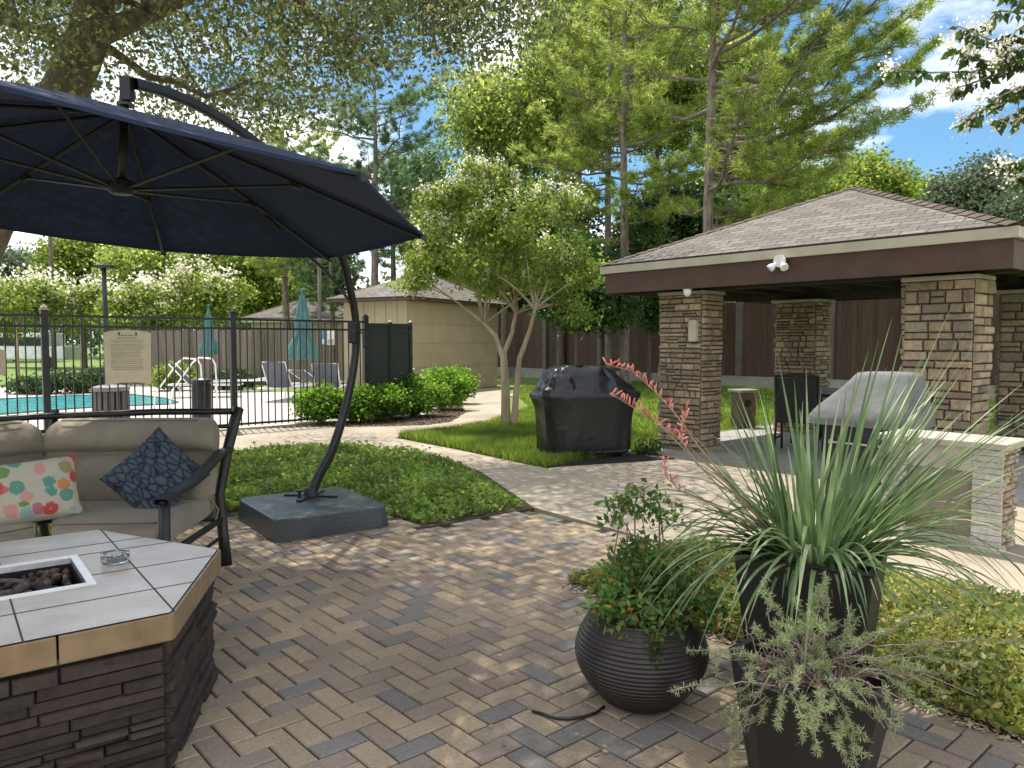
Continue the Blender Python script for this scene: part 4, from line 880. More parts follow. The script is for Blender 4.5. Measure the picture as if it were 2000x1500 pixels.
def lounger(loc, rot, label, back=50, mat='sling_white'):
    t = thing('sun_lounger', label, 'sun lounger', loc, rot, 'sun loungers round the pool')
    F = M['metal_white']; S = M[mat]; b = math.radians(back); hx, hz = .72*math.cos(b), .72*math.sin(b)
    mb = MB()
    mb.tube([(0,-.31,.34),(1.25,-.31,.33),(1.25,.31,.33),(0,.31,.34),(-.55,.31,.34),(-.55,-.31,.34),(0,-.31,.34)], .02, 8); obj('frame', mb, F, t, True)
    obj('seat_sling', MB().box(0.02,1.22,-.29,.29,.335,.35), S, t)
    mb = MB(); mb.hexa([(0,-.29,.345),(0,.29,.345),(-.012,.29,.355),(-.012,-.29,.355),(-hx,-.29,.345+hz),(-hx,.29,.345+hz),(-hx-.012,.29,.355+hz),(-hx-.012,-.29,.355+hz)]); bk = obj('backrest', mb, S, t)
    mb = MB(); mb.tube([(0,-.31,.35),(-hx,-.31,.35+hz),(-hx,.31,.35+hz),(0,.31,.35)], .018, 8); obj('back_frame', mb, F, bk, True)
    for x in (1.05,-.35):
        for s in (-1,1): mb = MB(); mb.tube([(x,s*.31,.33),(x+.05*(1 if x > 0 else -1),s*.31,0)], .018, 8); obj('leg', mb, F, t, True)
    return t
for px, y, rot, lab, bk in ((375, 776, 10, 'dark sling lounger beside the pool handrail', 48), (498, 765, 200, 'flat lounger behind the fence left of the big teal umbrella', 8), (548, 783, 80, 'white framed lounger with raised back left of the big teal umbrella', 60), (640, 783, 95, 'white framed lounger right of the big teal umbrella', 55), (612, 772, 60, 'lounger just behind the big closed teal umbrella', 30)):
    p = gp(px, y); lounger((p.x, p.y, 0), math.radians(rot), lab, bk, 'sling_dark' if px == 375 else 'sling_white')
def closed_umbrella(px, d, ytop, ybot, label, r=.2):
    a, b = at(px, ytop, d), at(px, ybot, d); t = thing('closed_umbrella', label, 'umbrella', (a.x, d, 0), 0, 'closed pool umbrellas')
    n = 24; rows = []
    for i in range(12):
        s = i/11; z = b.z+(a.z-b.z)*s; rr = r*(1-s)**.75+.02; rr *= 1+.25*math.exp(-((s-.12)/.1)**2)
        if abs(s-.42) < .08: rr *= .8
        rows.append([(rr*(1+.22*math.cos(8*w))*math.cos(w), rr*(1+.22*math.cos(8*w))*math.sin(w), z) for w in np.linspace(0, 2*math.pi, n*2+1)])
    mb = MB(); mb.grid(rows); obj('canopy', mb, M['teal'], t, True)
    mb = MB(); mb.tube([(0,0,.05),(0,0,a.z+.05)], .022, 8); obj('pole', mb, M['post_grey'], t); mb = MB(); mb.lathe([(0,0),(.28,0),(.28,.05),(.06,.09),(0,.09)], 20); obj('base', mb, M['black_plastic'], t)
    mb = MB(); mb.lathe([(0,.12),(.03,.09),(.035,.05),(0,.03)], 10, (0,0,a.z)); obj('finial', mb, M['teal'], t)
closed_umbrella(590, 18.5, 572, 702, 'large closed teal umbrella among the loungers', .27)
closed_umbrella(407, 24, 602, 692, 'smaller closed teal umbrella behind the pool handrail', .22)
def handrail():
    a = gp(424, 800); t = thing('handrail', 'white tubular pool handrail arching beside the water', 'handrail', (a.x, a.y, 0), math.radians(170))
    for s in (0, .55):
        mb = MB(); mb.tube([(0,s,0),(0,s,.6),(.02,s,.98),(.10,s,1.10),(.40,s,1.12),(.55,s,1.02),(1.1,s,.35),(1.12,s,.0)], .018, 10); obj('rail', mb, M['metal_white'], t, True)
handrail()
def pole(px, d, ytop, ybase, r, label, mat, name='light_pole', head=True):
    a = at(px, ytop, d); t = thing(name, label, 'pole', (a.x, d, 0)); mb = MB(); mb.tube([(0,0,0),(0,0,a.z*.5),(0,0,a.z)], [r,r*.9,r*.8], 10); obj('shaft', mb, mat, t, True)
    if head: mb = MB(); mb.bbox(-.22,.22,-.1,.1,a.z,a.z+.09,.02); obj('lamp_head', mb, mat, t)
    return t, a
pole(203, 20, 524, 0, .07, 'dark square topped lamp pole behind the rules sign', M['fence_black'])
pole(623, 22, 492, 0, .06, 'slim grey lamp pole left of the umbrella mast', M['post_grey'])
t, a = pole(97, 42, 420, 0, .13, 'tall thin wooden utility pole far left', M['bark'], 'utility_pole', False)
obj('crossarm', MB().box(-1.1,1.1,-.06,.06,a.z-.9,a.z-.75), M['bark'], t)
for k, z in enumerate((a.z-.8, a.z-1.6, a.z-2.3)):
    pts = [(a.x-60+i*6.0, 42+k*.05-(1-i/10)*10, z-.9*(4*(i/10)*(1-i/10))+(1-i/10)*-.6) for i in range(11)]
    mb = MB(); mb.tube(pts, .018, 5); tag(obj('power_line', mb, M['frame_black']), ('topmost', 'middle', 'lowest')[k]+' of the three thin power lines running left from the utility pole', 'power line', 'power lines at the far left')
for px, mat, lab in ((629, 'sign_blue', 'small blue notice on the wooden fence left of the white one'), (646, 'metal_white', 'small white notice on the wooden fence right of the blue one')):
    p = at(px, 659, 25.15); t = thing('fence_notice', lab, 'sign', (p.x, p.y, p.z)); mb = MB(); mb.box(-.12,.12,0,.012,-.24,.24); obj('board', mb, M[mat] if mat in M else pm('sign_blue', C(.05,.3,.5), C(.1,.4,.6), 3, .5), t)
    obj('lower_panel', MB().box(-.10,.10,-.004,-.0005,-.21,-.06), M['metal_white'] if mat == 'sign_blue' else M['signboard'], t)
# dark hose end on the pavers
mb = MB(); mb.tube([tuple(gp(x, y, .012)) for x, y in ((1040,1389),(1060,1394),(1085,1402),(1110,1404),(1140,1400),(1165,1392),(1180,1380))], .006, 6); tag(obj('wire', mb, M['frame_black'], smooth=True), 'short black wire curling on the pavers left of the round pot', 'wire')
# white thing far left: parked van seen through the fence
p = at(45, 672, 45); t = thing('parked_van', 'pale van far away beyond the fence at the left edge', 'van', (p.x, 45, 0))
mb = MB(); mb.bbox(-2.4,2.0,-.9,.9,.45,2.0,.12); obj('body', mb, M['metal_white'], t); mb = MB(); mb.bbox(2.0,2.9,-.88,.88,.45,1.25,.1); obj('hood', mb, M['metal_white'], t)
obj('window', MB().box(-2.0,1.8,-.93,-.905,1.25,1.75), M['frame_black'], t)
for x in (-1.6,1.9): mb = MB(); mb.tube([(x,-.92,.35),(x,-.7,.35)], .35, 18); obj('wheel', mb, M['black_plastic'], t)
# ---------------------------------------------------------------- vegetation helpers
def rnd_dirs(rg, n):
    v = rg.normal(size=(n,3)); return v/np.linalg.norm(v, axis=1, keepdims=True)
def leaf_quads(rg, cen, L, asp=.5, flat=0., down=0., jit=.35):
    n = len(cen); a = rnd_dirs(rg, n); a[:,2] = a[:,2]*(1-flat)-down; a /= np.linalg.norm(a, axis=1, keepdims=True)
    b = np.cross(a, rnd_dirs(rg, n)*[1,1,1-flat]+[0,0,.0]); 
    if flat: b = np.cross(a, rnd_dirs(rg, n)*(1-flat)+np.array([0,0,1.])*flat)
    b /= np.linalg.norm(b, axis=1, keepdims=True)+1e-9
    l = (L*(1+jit*(rg.random(n)*2-1)))[:,None]; c = np.asarray(cen)
    nn = np.cross(a, b)*l*.10
    V = np.empty((n,4,3)); V[:,0] = c-a*l*.5; V[:,1] = c+b*l*asp*.5-a*l*.06+nn; V[:,2] = c+a*l*.5; V[:,3] = c-b*l*asp*.5-a*l*.06+nn
    return V.reshape(-1,3)
def clump_pts(rg, centres, per, rad, squash=.7):
    c = np.repeat(np.asarray(centres), per, axis=0); return c+rg.normal(size=c.shape)*np.array([rad,rad,rad*squash])*.55
def shell_centres(rg, n, c, r, inner=.35):
    d = rnd_dirs(rg, n); k = (inner+(1-inner)*rg.random(n)**.6)[:,None]; return np.asarray(c)+d*k*np.asarray(r)
def limbs(mb, start, ends, r0, r1, rg, sag=.15, n=5):
    for e in ends:
        s = Vector(start); e = Vector(e); m = s.lerp(e, .5)+Vector((rg.normal()*.12, rg.normal()*.12, sag*(e-s).length)); pts = []
        for i in range(n+1):
            t = i/n; pts.append(s*(1-t)**2+m*2*t*(1-t)+e*t*t+Vector((rg.normal(), rg.normal(), rg.normal()))*.02*(e-s).length*.25*(0 < i < n))
        mb.tube(pts, [r0+(r1-r0)*i/n for i in range(n+1)], 6, False)
def tree(name, label, cat, loc, blobs, leaf, L, trunk_r, bark, seed, per=120, asp=.5, crad=.45, group=None, stems=None, extra=None, nl=14, bloom=None, tmat='bark', down=0., flat=0.):
    """blobs: (centre, radii, number of clumps) relative to loc"""
    rg = np.random.default_rng(seed); t = thing(name, label, cat, loc, 0, group)
    cs = np.concatenate([shell_centres(rg, n, c, r) for c, r, n in blobs]); allp = clump_pts(rg, cs, per, crad)
    allp = allp[allp[:,2] > .05]
    npobj('crown', leaf_quads(rg, allp, L, asp, flat, down), 4, M[leaf], t)
    mb = MB(); top = Vector(blobs[0][0]); stems = stems or [[(0,0,-.05),(top.x*.25,top.y*.25,top.z*.4),(top.x*.8,top.y*.8,top.z*.85)]]
    for s in stems:
        s = [Vector(p) for p in s]; k = len(s); mb.tube(s, [trunk_r*(1-.55*i/(k-1)) for i in range(k)], 10, False)
    obj('trunk', mb, M[bark], t, True)
    mb = MB()
    for s in stems:
        e = Vector(s[-1]); dd = np.linalg.norm(cs-np.array(e), axis=1); idx = np.argsort(dd)[:max(nl*3,3)]; idx = rg.choice(idx, min(nl, len(idx)), replace=False)
        limbs(mb, e-(Vector(s[-1])-Vector(s[-2]))*.25, [cs[i] for i in idx], trunk_r*.32, trunk_r*.06+.004, rg)
    obj('branch', mb, M[bark], t, True)
    if bloom:
        cc, n, r, per_b, Lb = bloom; V = []
        outs = cs[np.argsort(-((cs-np.array(blobs[0][0]))@np.array([0,-.25,.8])+rg.normal(size=len(cs))*.4))[:n]]
        pts = np.repeat(outs+np.array([0,0,r*.8]), per_b, axis=0); pts = pts+rg.normal(size=pts.shape)*np.array([r*.45,r*.45,r*.8]); npobj('blossom', leaf_quads(rg, pts, Lb, .9), 4, M['bloom'], t)
    return t
def pine(px, d, base, H, h0, spread, seed, label, mat='pine_needle', lean=0., r=.17, nb=46, dens=1.0, side=None):
    rg = np.random.default_rng(seed); x = (px-1000)/1500*d; t = thing('pine_tree', label, 'pine tree', (x, d, base), 0, 'pines behind the pavilion and the pool')
    tr = [Vector((lean*(abs(z)/H)**1.3+.05*math.sin(z*.4+seed), .04*math.cos(z*.5), z)) for z in np.linspace(-.05, H, 15)]
    mb = MB(); mb.tube(tr, [r*(1-.85*(i/14)**1.2) for i in range(15)], 10, False); obj('trunk', mb, M['pine_bark'], t, True)
    br = MB(); tufts = []
    for k in range(nb):
        s = (k+rg.random()*.7)/nb; z = h0+(H-h0)*s**.92; i = min(13, int(z/H*14)); o = tr[i].lerp(tr[i+1], z/H*14-i)
        prof = (math.sin(math.pi*min(1, (s*.80+.20)))**.7+.10); Lb = spread*prof*rg.uniform(.55,1.1); a = rg.random()*2*math.pi
        if side is not None and rg.random() < .45: a = side+rg.normal()*.5; Lb *= 1.15
        up = rg.uniform(-.05,.35)+.5*s; dv = Vector((math.cos(a), math.sin(a), up)).normalized(); cv = rg.normal()*.22; pts = []
        for j in range(8):
            q = j/7; pts.append(o+dv*Lb*q+Vector((0,0,-.10*Lb*math.sin(math.pi*q)+.10*Lb*q*q))+Vector((rg.normal(),rg.normal(),rg.normal()))*.035*Lb*q+Vector((-dv.y,dv.x,0))*cv*Lb*q*q)
        br.tube(pts, [max(.006,.045*(1-j/8)*Lb/3) for j in range(8)], 5, False)
        nt = int(max(5, Lb*8.0*dens))
        for m in range(nt):
            q = .28+.72*(m+rg.random())/nt; j = min(6, int(q*7)); p = pts[j].lerp(pts[j+1], q*7-j); sd = Vector((-dv.y, dv.x, 0)).normalized()
            ln = (.25+.55*(1-q))*Lb*.32*rg.uniform(.4,1.3)*(1 if rg.random() > .5 else -1); e = p+sd*ln+dv*abs(ln)*.7+Vector((0,0,rg.uniform(.0,.3)*abs(ln)))
            if abs(ln) > .25: br.tube([p, p.lerp(e,.5)+Vector((0,0,-.02)), e], [.010,.008,.005], 4, False)
            tufts.append(e); 
            if abs(ln) > .45: tufts.append(p.lerp(e,.6)+Vector((0,0,.04)))
            if abs(ln) > .8: tufts.append(p.lerp(e,.3)+Vector((0,0,.04)))
        tufts.append(pts[-1])
    obj('branch', br, M['pine_bark'], t, True)
    T = np.array([tuple(p) for p in tufts]); nn = 44; c = np.repeat(T, nn, axis=0); n = len(c); a = rnd_dirs(rg, n); a[:,2] = a[:,2]*.8+.35; a /= np.linalg.norm(a, axis=1, keepdims=True)
    L = (.19*(.6+.7*rg.random(n)))[:,None]; b = np.cross(a, rnd_dirs(rg, n)); b /= np.linalg.norm(b, axis=1, keepdims=True); w = .006+.00022*d
    c = c+rg.normal(size=c.shape)*.045
    V = np.empty((n,3,3)); V[:,0] = c-b*w; V[:,1] = c+b*w; V[:,2] = c+a*L; npobj('needles', V.reshape(-1,3), 3, M[mat], t)
    return t

# ---------------------------------------------------------------- live oak over the patio
def oak():
    rg = np.random.default_rng(5); b = Vector((-7.2, 9.2, 0))
    t = thing('live_oak', 'big live oak leaning in from the left whose crown shades the patio', 'tree', b)
    P = [Vector((0,0,-.05)), Vector((.35,-.05,1.5)), Vector((1.1,-.1,3.0))]+[at(x, y, d)-b for x, y, d in ((128,178,9.1),(152,120,9.1),(178,55,9.0),(195,-60,8.8),(235,-260,8.4),(300,-520,8.0))]
    mb = MB(); mb.tube(P, [.36,.31,.28,.25,.24,.22,.18,.14,.10], 14, False); obj('trunk', mb, M['bark'], t, True)
    mb = MB()
    for pts, rr in ((((172,80,9.05),(235,52,8.9),(300,22,8.7),(370,-12,8.5),(480,-110,8.2),(640,-260,8.0)), .13), (((205,90,9.1),(250,120,9.2),(290,150,9.3),(345,160,9.5),(400,188,9.7),(450,175,9.9),(492,155,10.1)), .055), (((150,110,9.1),(90,60,9.0),(40,52,9.0),(-60,20,8.8),(-200,-60,8.4)), .075), (((235,-260,8.4),(420,-420,7.6),(700,-700,6.8),(950,-1000,6.2)), .09), (((195,-60,8.8),(420,-140,10.0),(640,-160,11.0),(820,-60,11.6),(900,20,11.8)), .08), (((480,-110,8.2),(560,-20,8.8),(640,60,9.4),(700,90,9.8)), .05)):
        q = [at(*p)-b for p in pts]; mb.tube(q, [rr*(1-.6*i/(len(q)-1)) for i in range(len(q))], 8, False)
    cs = []
    xs = [-300,0,120,200,340,480,560,640,720,800,860,930,1000,1060,1100]; ys = [190,165,215,240,265,285,290,255,190,150,215,165,120,70,-60]
    tries = 0
    while len(cs) < 560 and tries < 60000:
        tries += 1; p = np.array([rg.uniform(-9.5,1.3), rg.uniform(4.0,12.0), rg.uniform(4.3,8.6)])
        v = p-np.array([0,0,CAM_H]); dd = v[1]*math.cos(PITCH)-v[2]*math.sin(PITCH); px = 1000+1500*v[0]/dd; py = 750-1500*(v[1]*math.sin(PITCH)+v[2]*math.cos(PITCH))/dd
        lim = np.interp(px, xs, ys)-.28*1500/dd
        if py > lim or px > 1120: continue
        if p[1] < 9 and p[2] > 7.2: continue
        if py > 0 and rg.random() < .12: continue
        if p[0] > -.3 and p[1] < 8.5: continue
        cs.append(p)
    for _ in range(4000):
        if len(cs) >= 660: break
        p = np.array([rg.uniform(-4.6,.6), rg.uniform(9.0,14.6), rg.uniform(5.2,8.4)]) if rg.random() < .8 else np.array([rg.uniform(-2.6,.2), rg.uniform(8.6,11.8), rg.uniform(5.0,7.5)])
        v = p-np.array([0,0,CAM_H]); dd = v[1]*math.cos(PITCH)-v[2]*math.sin(PITCH); px = 1000+1500*v[0]/dd; py = 750-1500*(v[1]*math.sin(PITCH)+v[2]*math.cos(PITCH))/dd
        if py > np.interp(px, xs, ys)-.28*1500/dd: continue
        cs.append(p)
    for _ in range(85): cs.append(np.array([rg.uniform(-2.6,.35), rg.uniform(4.3,7.6), rg.uniform(6.0,8.2)]))
    cs = np.array(cs)-np.array(b); ends = cs[rg.choice(len(cs), 70, replace=False)]
    hubs = [at(x,y,d)-b for x,y,d in ((300,22,8.7),(480,-110,8.2),(400,188,9.7),(40,52,9.0),(700,-700,6.8),(640,-160,11.0),(820,-60,11.6),(235,-260,8.4),(640,-260,8.0))]
    for e in ends:
        h = min(hubs, key=lambda q: (q-Vector(e)).length); limbs(mb, h, [e], .022, .006, rg)
    obj('limb', mb, M['bark'], t, True)
    pts = clump_pts(rg, cs, 175, .62, .75); npobj('crown', leaf_quads(rg, pts, .080, .5), 4, M['oak_leaf'], t)
oak()

M['deep_green_leaf'] = leafmat('deep_green_leaf', C(.03,.07,.02), C(.08,.15,.035), trans=.3)  # dark green leaf, between the dark and the bright leaf colours
# ---------------------------------------------------------------- pines and other trees behind
pine(1217, 25, 0, 15.5, 4.4, 3.3, 1, 'tall pine with pale trunk, nearer one of the close pair', r=.165, nb=54, dens=1.25)
pine(1188, 27, 0, 14.5, 5.4, 2.9, 2, 'tall pine just behind and left of its close twin', r=.155, nb=48, dens=1.2)
pine(1382, 20.5, 0, 15.0, 3.9, 4.2, 3, 'broad pine rising behind the pavilion roof with long limbs to the right', r=.165, nb=64, dens=1.3, side=0.0)
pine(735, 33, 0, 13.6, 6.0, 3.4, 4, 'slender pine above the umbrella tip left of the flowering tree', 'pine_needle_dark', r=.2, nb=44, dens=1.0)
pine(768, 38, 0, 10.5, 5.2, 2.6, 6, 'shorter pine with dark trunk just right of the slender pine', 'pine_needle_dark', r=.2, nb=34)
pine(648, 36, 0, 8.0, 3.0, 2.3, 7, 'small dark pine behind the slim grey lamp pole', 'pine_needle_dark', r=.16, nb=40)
pine(560, 40, 0, 12.5, 4.5, 3.6, 8, 'pine showing under the oak boughs left of the slender pine', 'pine_needle', r=.2, nb=42)
def Tr(px, d, ylo, yhi, wpx, leaf, seed, label, n=70, per=110, L=.22, crad=.7, name='tree', cat='tree', group='trees beyond the fences', bark='bark', tr=.18, nb=3):
    x = (px-1000)/1500*d; zl = at(px, ylo, d).z; zh = at(px, yhi, d).z; R = wpx/1500*d/2; zc = (zl+zh)/2; rz = (zh-zl)/2; rg = np.random.default_rng(seed)
    bl = [((0,0,zc),(R*.8,R*.7,rz*.95),n)]+[((rg.uniform(-.55,.55)*R, rg.uniform(-.4,.4)*R, zc+rg.uniform(-.5,.45)*rz),(R*.5,R*.5,rz*.45),n//2) for _ in range(nb)]
    return tree(name, label, cat, (x, d, 0), bl, leaf, L, tr, bark, seed, per, .55, crad, group)
Tr(985, 33, 400, 135, 230, 'pine_needle', 21, 'bright yellow green tree between the slender pine and the tall pair', 70, 95, .2, 1.15, nb=5)
Tr(1095, 31, 330, 20, 210, 'bright_leaf', 22, 'tall bright leafy tree directly left of the tall pine pair', 60, 90, .2, 1.2, nb=5)
Tr(1050, 36, 640, 330, 330, 'dark_leaf', 23, 'dark tree mass behind the back fence left of the pine pair', 110, 130, .25, .9)
Tr(1310, 31, 650, 330, 260, 'dark_leaf', 24, 'dense dark tree behind the left front pillar', 110, 140, .24, .8)
Tr(1280, 38, 330, -60, 260, 'bright_leaf', 39, 'tall bright green tree glimpsed between the twin pines and the broad pine', 110, 120, .2, .9)
Tr(1420, 36, 420, 40, 230, 'pine_needle', 40, 'bright green tree crowding behind the broad pine trunk', 100, 120, .2, .85)
Tr(1125, 24, 650, 455, 250, 'deep_green_leaf', 41, 'leafy tree before the brown back fence above the black covered grill', 90, 110, .14, .5, nb=3, tr=.06)
Tr(1268, 26, 640, 400, 120, 'deep_green_leaf', 43, 'dark leafy tree squeezed between the twin pines and the left front pillar', 50, 110, .15, .5, nb=2, tr=.08)
Tr(1130, 36, 260, -80, 240, 'pine_needle', 42, 'leafy crown filling the sky above the dark tree mass', 90, 120, .2, .9)
Tr(1480, 40, 600, 250, 260, 'pine_needle', 25, 'mid green tree behind the pavilion ridge left slope', 90, 120, .26, .9)
Tr(1890, 48, 480, 318, 260, 'far_leaf', 26, 'hazy grey green tree right of the pavilion peak', 110, 130, .28, 1.0)
Tr(2060, 44, 500, 325, 280, 'far_leaf', 27, 'hazy tree farther right above the roof corner', 80, 120, .28, 1.0)
Tr(1660, 42, 470, 300, 240, 'bright_leaf', 28, 'sunlit yellow green tree behind the pavilion peak', 80, 120, .26, .9)
Tr(1770, 52, 470, 345, 170, 'bright_leaf', 29, 'light green treetop just right of the pavilion peak', 60, 110, .28, .9)
Tr(30, 60, 600, 498, 190, 'far_leaf', 30, 'dusky dark tree far off left of the utility pole', 90, 120, .34, 1.2)
Tr(-120, 62, 620, 470, 190, 'far_leaf', 31, 'far tree at far left beyond the pool', 60, 110, .34, 1.2)
Tr(165, 45, 640, 452, 170, 'bright_leaf', 32, 'yellow green tree right of the utility pole', 90, 120, .27, 1.0)
Tr(285, 43, 650, 465, 180, 'pine_needle', 33, 'olive green tree behind the dark lamp pole', 90, 120, .27, 1.0)
Tr(405, 46, 640, 470, 190, 'bright_leaf', 34, 'bright tree behind the white flowering shrubs', 90, 120, .28, 1.0)
Tr(520, 48, 640, 475, 170, 'bright_leaf', 35, 'bright green tree above the low house roof', 90, 120, .28, 1.0)
Tr(610, 52, 600, 440, 190, 'dark_leaf', 36, 'dark green tree above the low house beside the grey lamp pole', 90, 120, .30, 1.0)
Tr(860, 45, 560, 380, 200, 'bright_leaf', 37, 'green tree behind the shed roof', 80, 120, .27, 1.0)
Tr(830, 50, 500, 250, 120, 'pine_needle_dark', 38, 'thin dark tree in the gap right of the slender pine', 40, 110, .28, 1.0)
def wood_line():
    rg = np.random.default_rng(77); n = 90; cs = np.stack([rg.uniform(-75,75,n), rg.uniform(66,80,n), rg.uniform(.5,6.5,n)], 1); pts = clump_pts(rg, cs, 420, 5.5, .45); pts = pts[pts[:,2] > 0]
    o = npobj('far_wood', leaf_quads(rg, pts, .75, .6), 4, M['far_leaf']); tag(o, 'distant belt of woodland closing the view behind everything', 'wood', kind='stuff')
wood_line()

# ---------------------------------------------------------------- crape myrtles
def myrtle_main():
    b = gp(993, 838); z = lambda y: at(990, y, b.y).z
    f = lambda x, y, dy=0: Vector(((x-993)/1500*(b.y+dy), dy, at(x, y, b.y+dy).z))
    st = [[(-.07,0,-.03), f(985,770), f(982,700), f(968,655), f(940,625,.1)], [(-.02,.02,-.03), f(990,760,.02), f(985,690,.1), f(1000,650,.2), f(1010,600,.3)], [(.09,0,-.03), f(1008,770), f(1015,700), f(1035,645,-.1), f(1048,590,-.2)]]
    bl = [(f(970,505,.1),(1.15,1.1,.70),44),(f(900,475),(.95,.8,.62),26),(f(1050,480,.1),(.95,.8,.85),28),(f(965,395,.2),(1.0,.8,.55),26),(f(830,420,.1),(.5,.5,.45),12),(f(1115,550,.3),(.6,.6,.7),20),(f(815,530,.2),(.32,.4,.45),9),(f(1085,385,.3),(.5,.4,.45),12),(f(930,345,.2),(.35,.4,.3),6)]
    t = tree('crape_myrtle', 'crape myrtle with several slender trunks and white blooms on the near lawn', 'tree', b, [(tuple(c), r, n) for c, r, n in bl], 'myrtle_leaf', .084, .062, 'myrtle_bark', 50, per=88, asp=.52, crad=.22, stems=st, nl=12, bloom=(0, 52, .12, 70, .042))
myrtle_main()
for i, (px, d, yl, yh, w, lab) in enumerate(((35, 27, 650, 548, 170, 'white blooming crape myrtle left of the utility pole'), (160, 28, 650, 552, 170, 'crape myrtle between the utility pole and the dark lamp pole'), (275, 27, 655, 560, 150, 'crape myrtle right behind the pool rules sign'), (400, 28, 655, 528, 190, 'fullest white flowering crape myrtle behind the pool'))):
    x = (px-1000)/1500*d; zl, zh = at(px,yl,d).z, at(px,yh,d).z; R = w/1500*d/2; zc = (zl+zh)/2
    tree('crape_myrtle', lab, 'tree', (x, d, 0), [((0,0,zc),(R,R*.8,(zh-zl)/2),46),((R*.4,0,zc+.3),(R*.5,R*.5,.5),14)], 'bright_leaf' if i % 2 else 'myrtle_leaf', .14, .06, 'myrtle_bark', 60+i, 110, .55, .42, 'crape myrtles behind the pool', bloom=(0, 20, .3, 50, .10), nl=10)
# near crape myrtle reaching in at the top right
def myrtle_near():
    rg = np.random.default_rng(91); b = Vector((4.7, 4.3, 0)); t = thing('crape_myrtle', 'near crape myrtle whose flowering twigs hang in at the top right corner', 'tree', b)
    mb = MB(); mb.tube([Vector((0,0,-.03)), Vector((.05,.05,1.2)), Vector((-.1,-.05,2.4)), Vector((-.4,-.15,3.4))], [.07,.06,.045,.03], 8, False); obj('trunk', mb, M['myrtle_bark'], t, True)
    tw = MB(); V = []; B = []
    br = [[(2200,20,4.1),(2090,60,4.0),(1990,110,3.9),(1900,140,3.85),(1800,142,3.8),(1735,132,3.8)], [(2150,90,4.0),(2030,70,3.9),(1940,80,3.85),(1870,50,3.8)], [(2160,40,4.0),(2060,-10,3.9),(1975,-15,3.8),(1915,-30,3.8)], [(2150,120,4.0),(2040,150,3.9),(1960,190,3.85),(1900,225,3.8),(1880,240,3.8)], [(2160,130,4.0),(2060,180,3.9),(2000,215,3.85),(1950,238,3.8)], [(2200,300,4.1),(2090,290,4.0),(2010,312,3.9),(1960,322,3.9)], [(2120,60,4.0),(2020,120,3.8),(1930,120,3.75),(1850,95,3.75)], [(2150,0,4.2),(2050,30,4.1),(1950,20,4.1),(1890,90,4.0)], [(2220,60,3.9),(2100,100,3.7),(2020,160,3.7),(1985,180,3.7)], [(2220,330,4.1),(2080,340,4.0),(2010,345,3.9),(1985,350,3.9)], [(2100,20,4.0),(2010,5,3.9),(1945,-20,3.9)], [(2100,90,3.9),(2030,100,3.8),(1960,140,3.8),(1905,160,3.8),(1860,175,3.8)], [(2150,150,3.8),(2060,150,3.75),(1990,170,3.7),(1930,200,3.7)], [(2160,60,3.7),(2070,50,3.65),(2000,90,3.6),(1950,110,3.6)], [(2160,200,3.9),(2080,190,3.8),(2020,200,3.7),(1990,240,3.7)], [(2120,-20,3.8),(2040,20,3.7),(1985,60,3.65),(1960,90,3.6)]]
    for q in br:
        P = [at(*p)-b for p in q]; tw.tube(P, [.011-.008*i/(len(P)-1) for i in range(len(P))], 5, False)
        L = sum((P[i+1]-P[i]).length for i in range(len(P)-1)); n = int(L/.022)
        for k in range(n):
            s = k/n*(len(P)-1); i = int(s); p = P[i].lerp(P[i+1], s-i); d = (P[i+1]-P[i]).normalized(); 
            for sgn in (-1,1):
                a = (d*.3+Vector((rg.normal()*.5, rg.normal()*.6, sgn*.35-.55))).normalized(); ln = rg.uniform(.045,.075); bb = a.cross(Vector((rg.normal(), rg.normal(), rg.normal()))).normalized()*ln*.27
                o = p+a*.008; V += [o, o+a*ln*.45+bb, o+a*ln, o+a*ln*.45-bb]
        if rg.random() < .8:
            e = P[-1]; 
            for _ in range(70): B.append(e+Vector((rg.normal()*.026, rg.normal()*.026, rg.normal()*.026)))
    for x, y, d in ((1890,75,3.85),(1905,105,3.85),(1925,55,3.8),(1880,120,3.8),(1895,150,3.85),(1870,60,3.9)):
        e = at(x,y,d)-b
        for _ in range(60): B.append(e+Vector((rg.normal()*.032, rg.normal()*.03, rg.normal()*.032)))
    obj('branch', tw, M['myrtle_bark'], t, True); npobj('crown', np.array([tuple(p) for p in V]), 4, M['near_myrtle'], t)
    # rest of the crown, outside the picture to the right
    cs = shell_centres(rg, 60, (.2,-.2,3.6), (1.0,1.2,1.2)); npobj('upper_crown', leaf_quads(rg, clump_pts(rg, cs, 90, .3), .06, .55), 4, M['myrtle_leaf'], t)
    npobj('blossom', leaf_quads(rg, np.array([tuple(p) for p in B]), .016, .9), 4, M['bloom'], t)
myrtle_near()

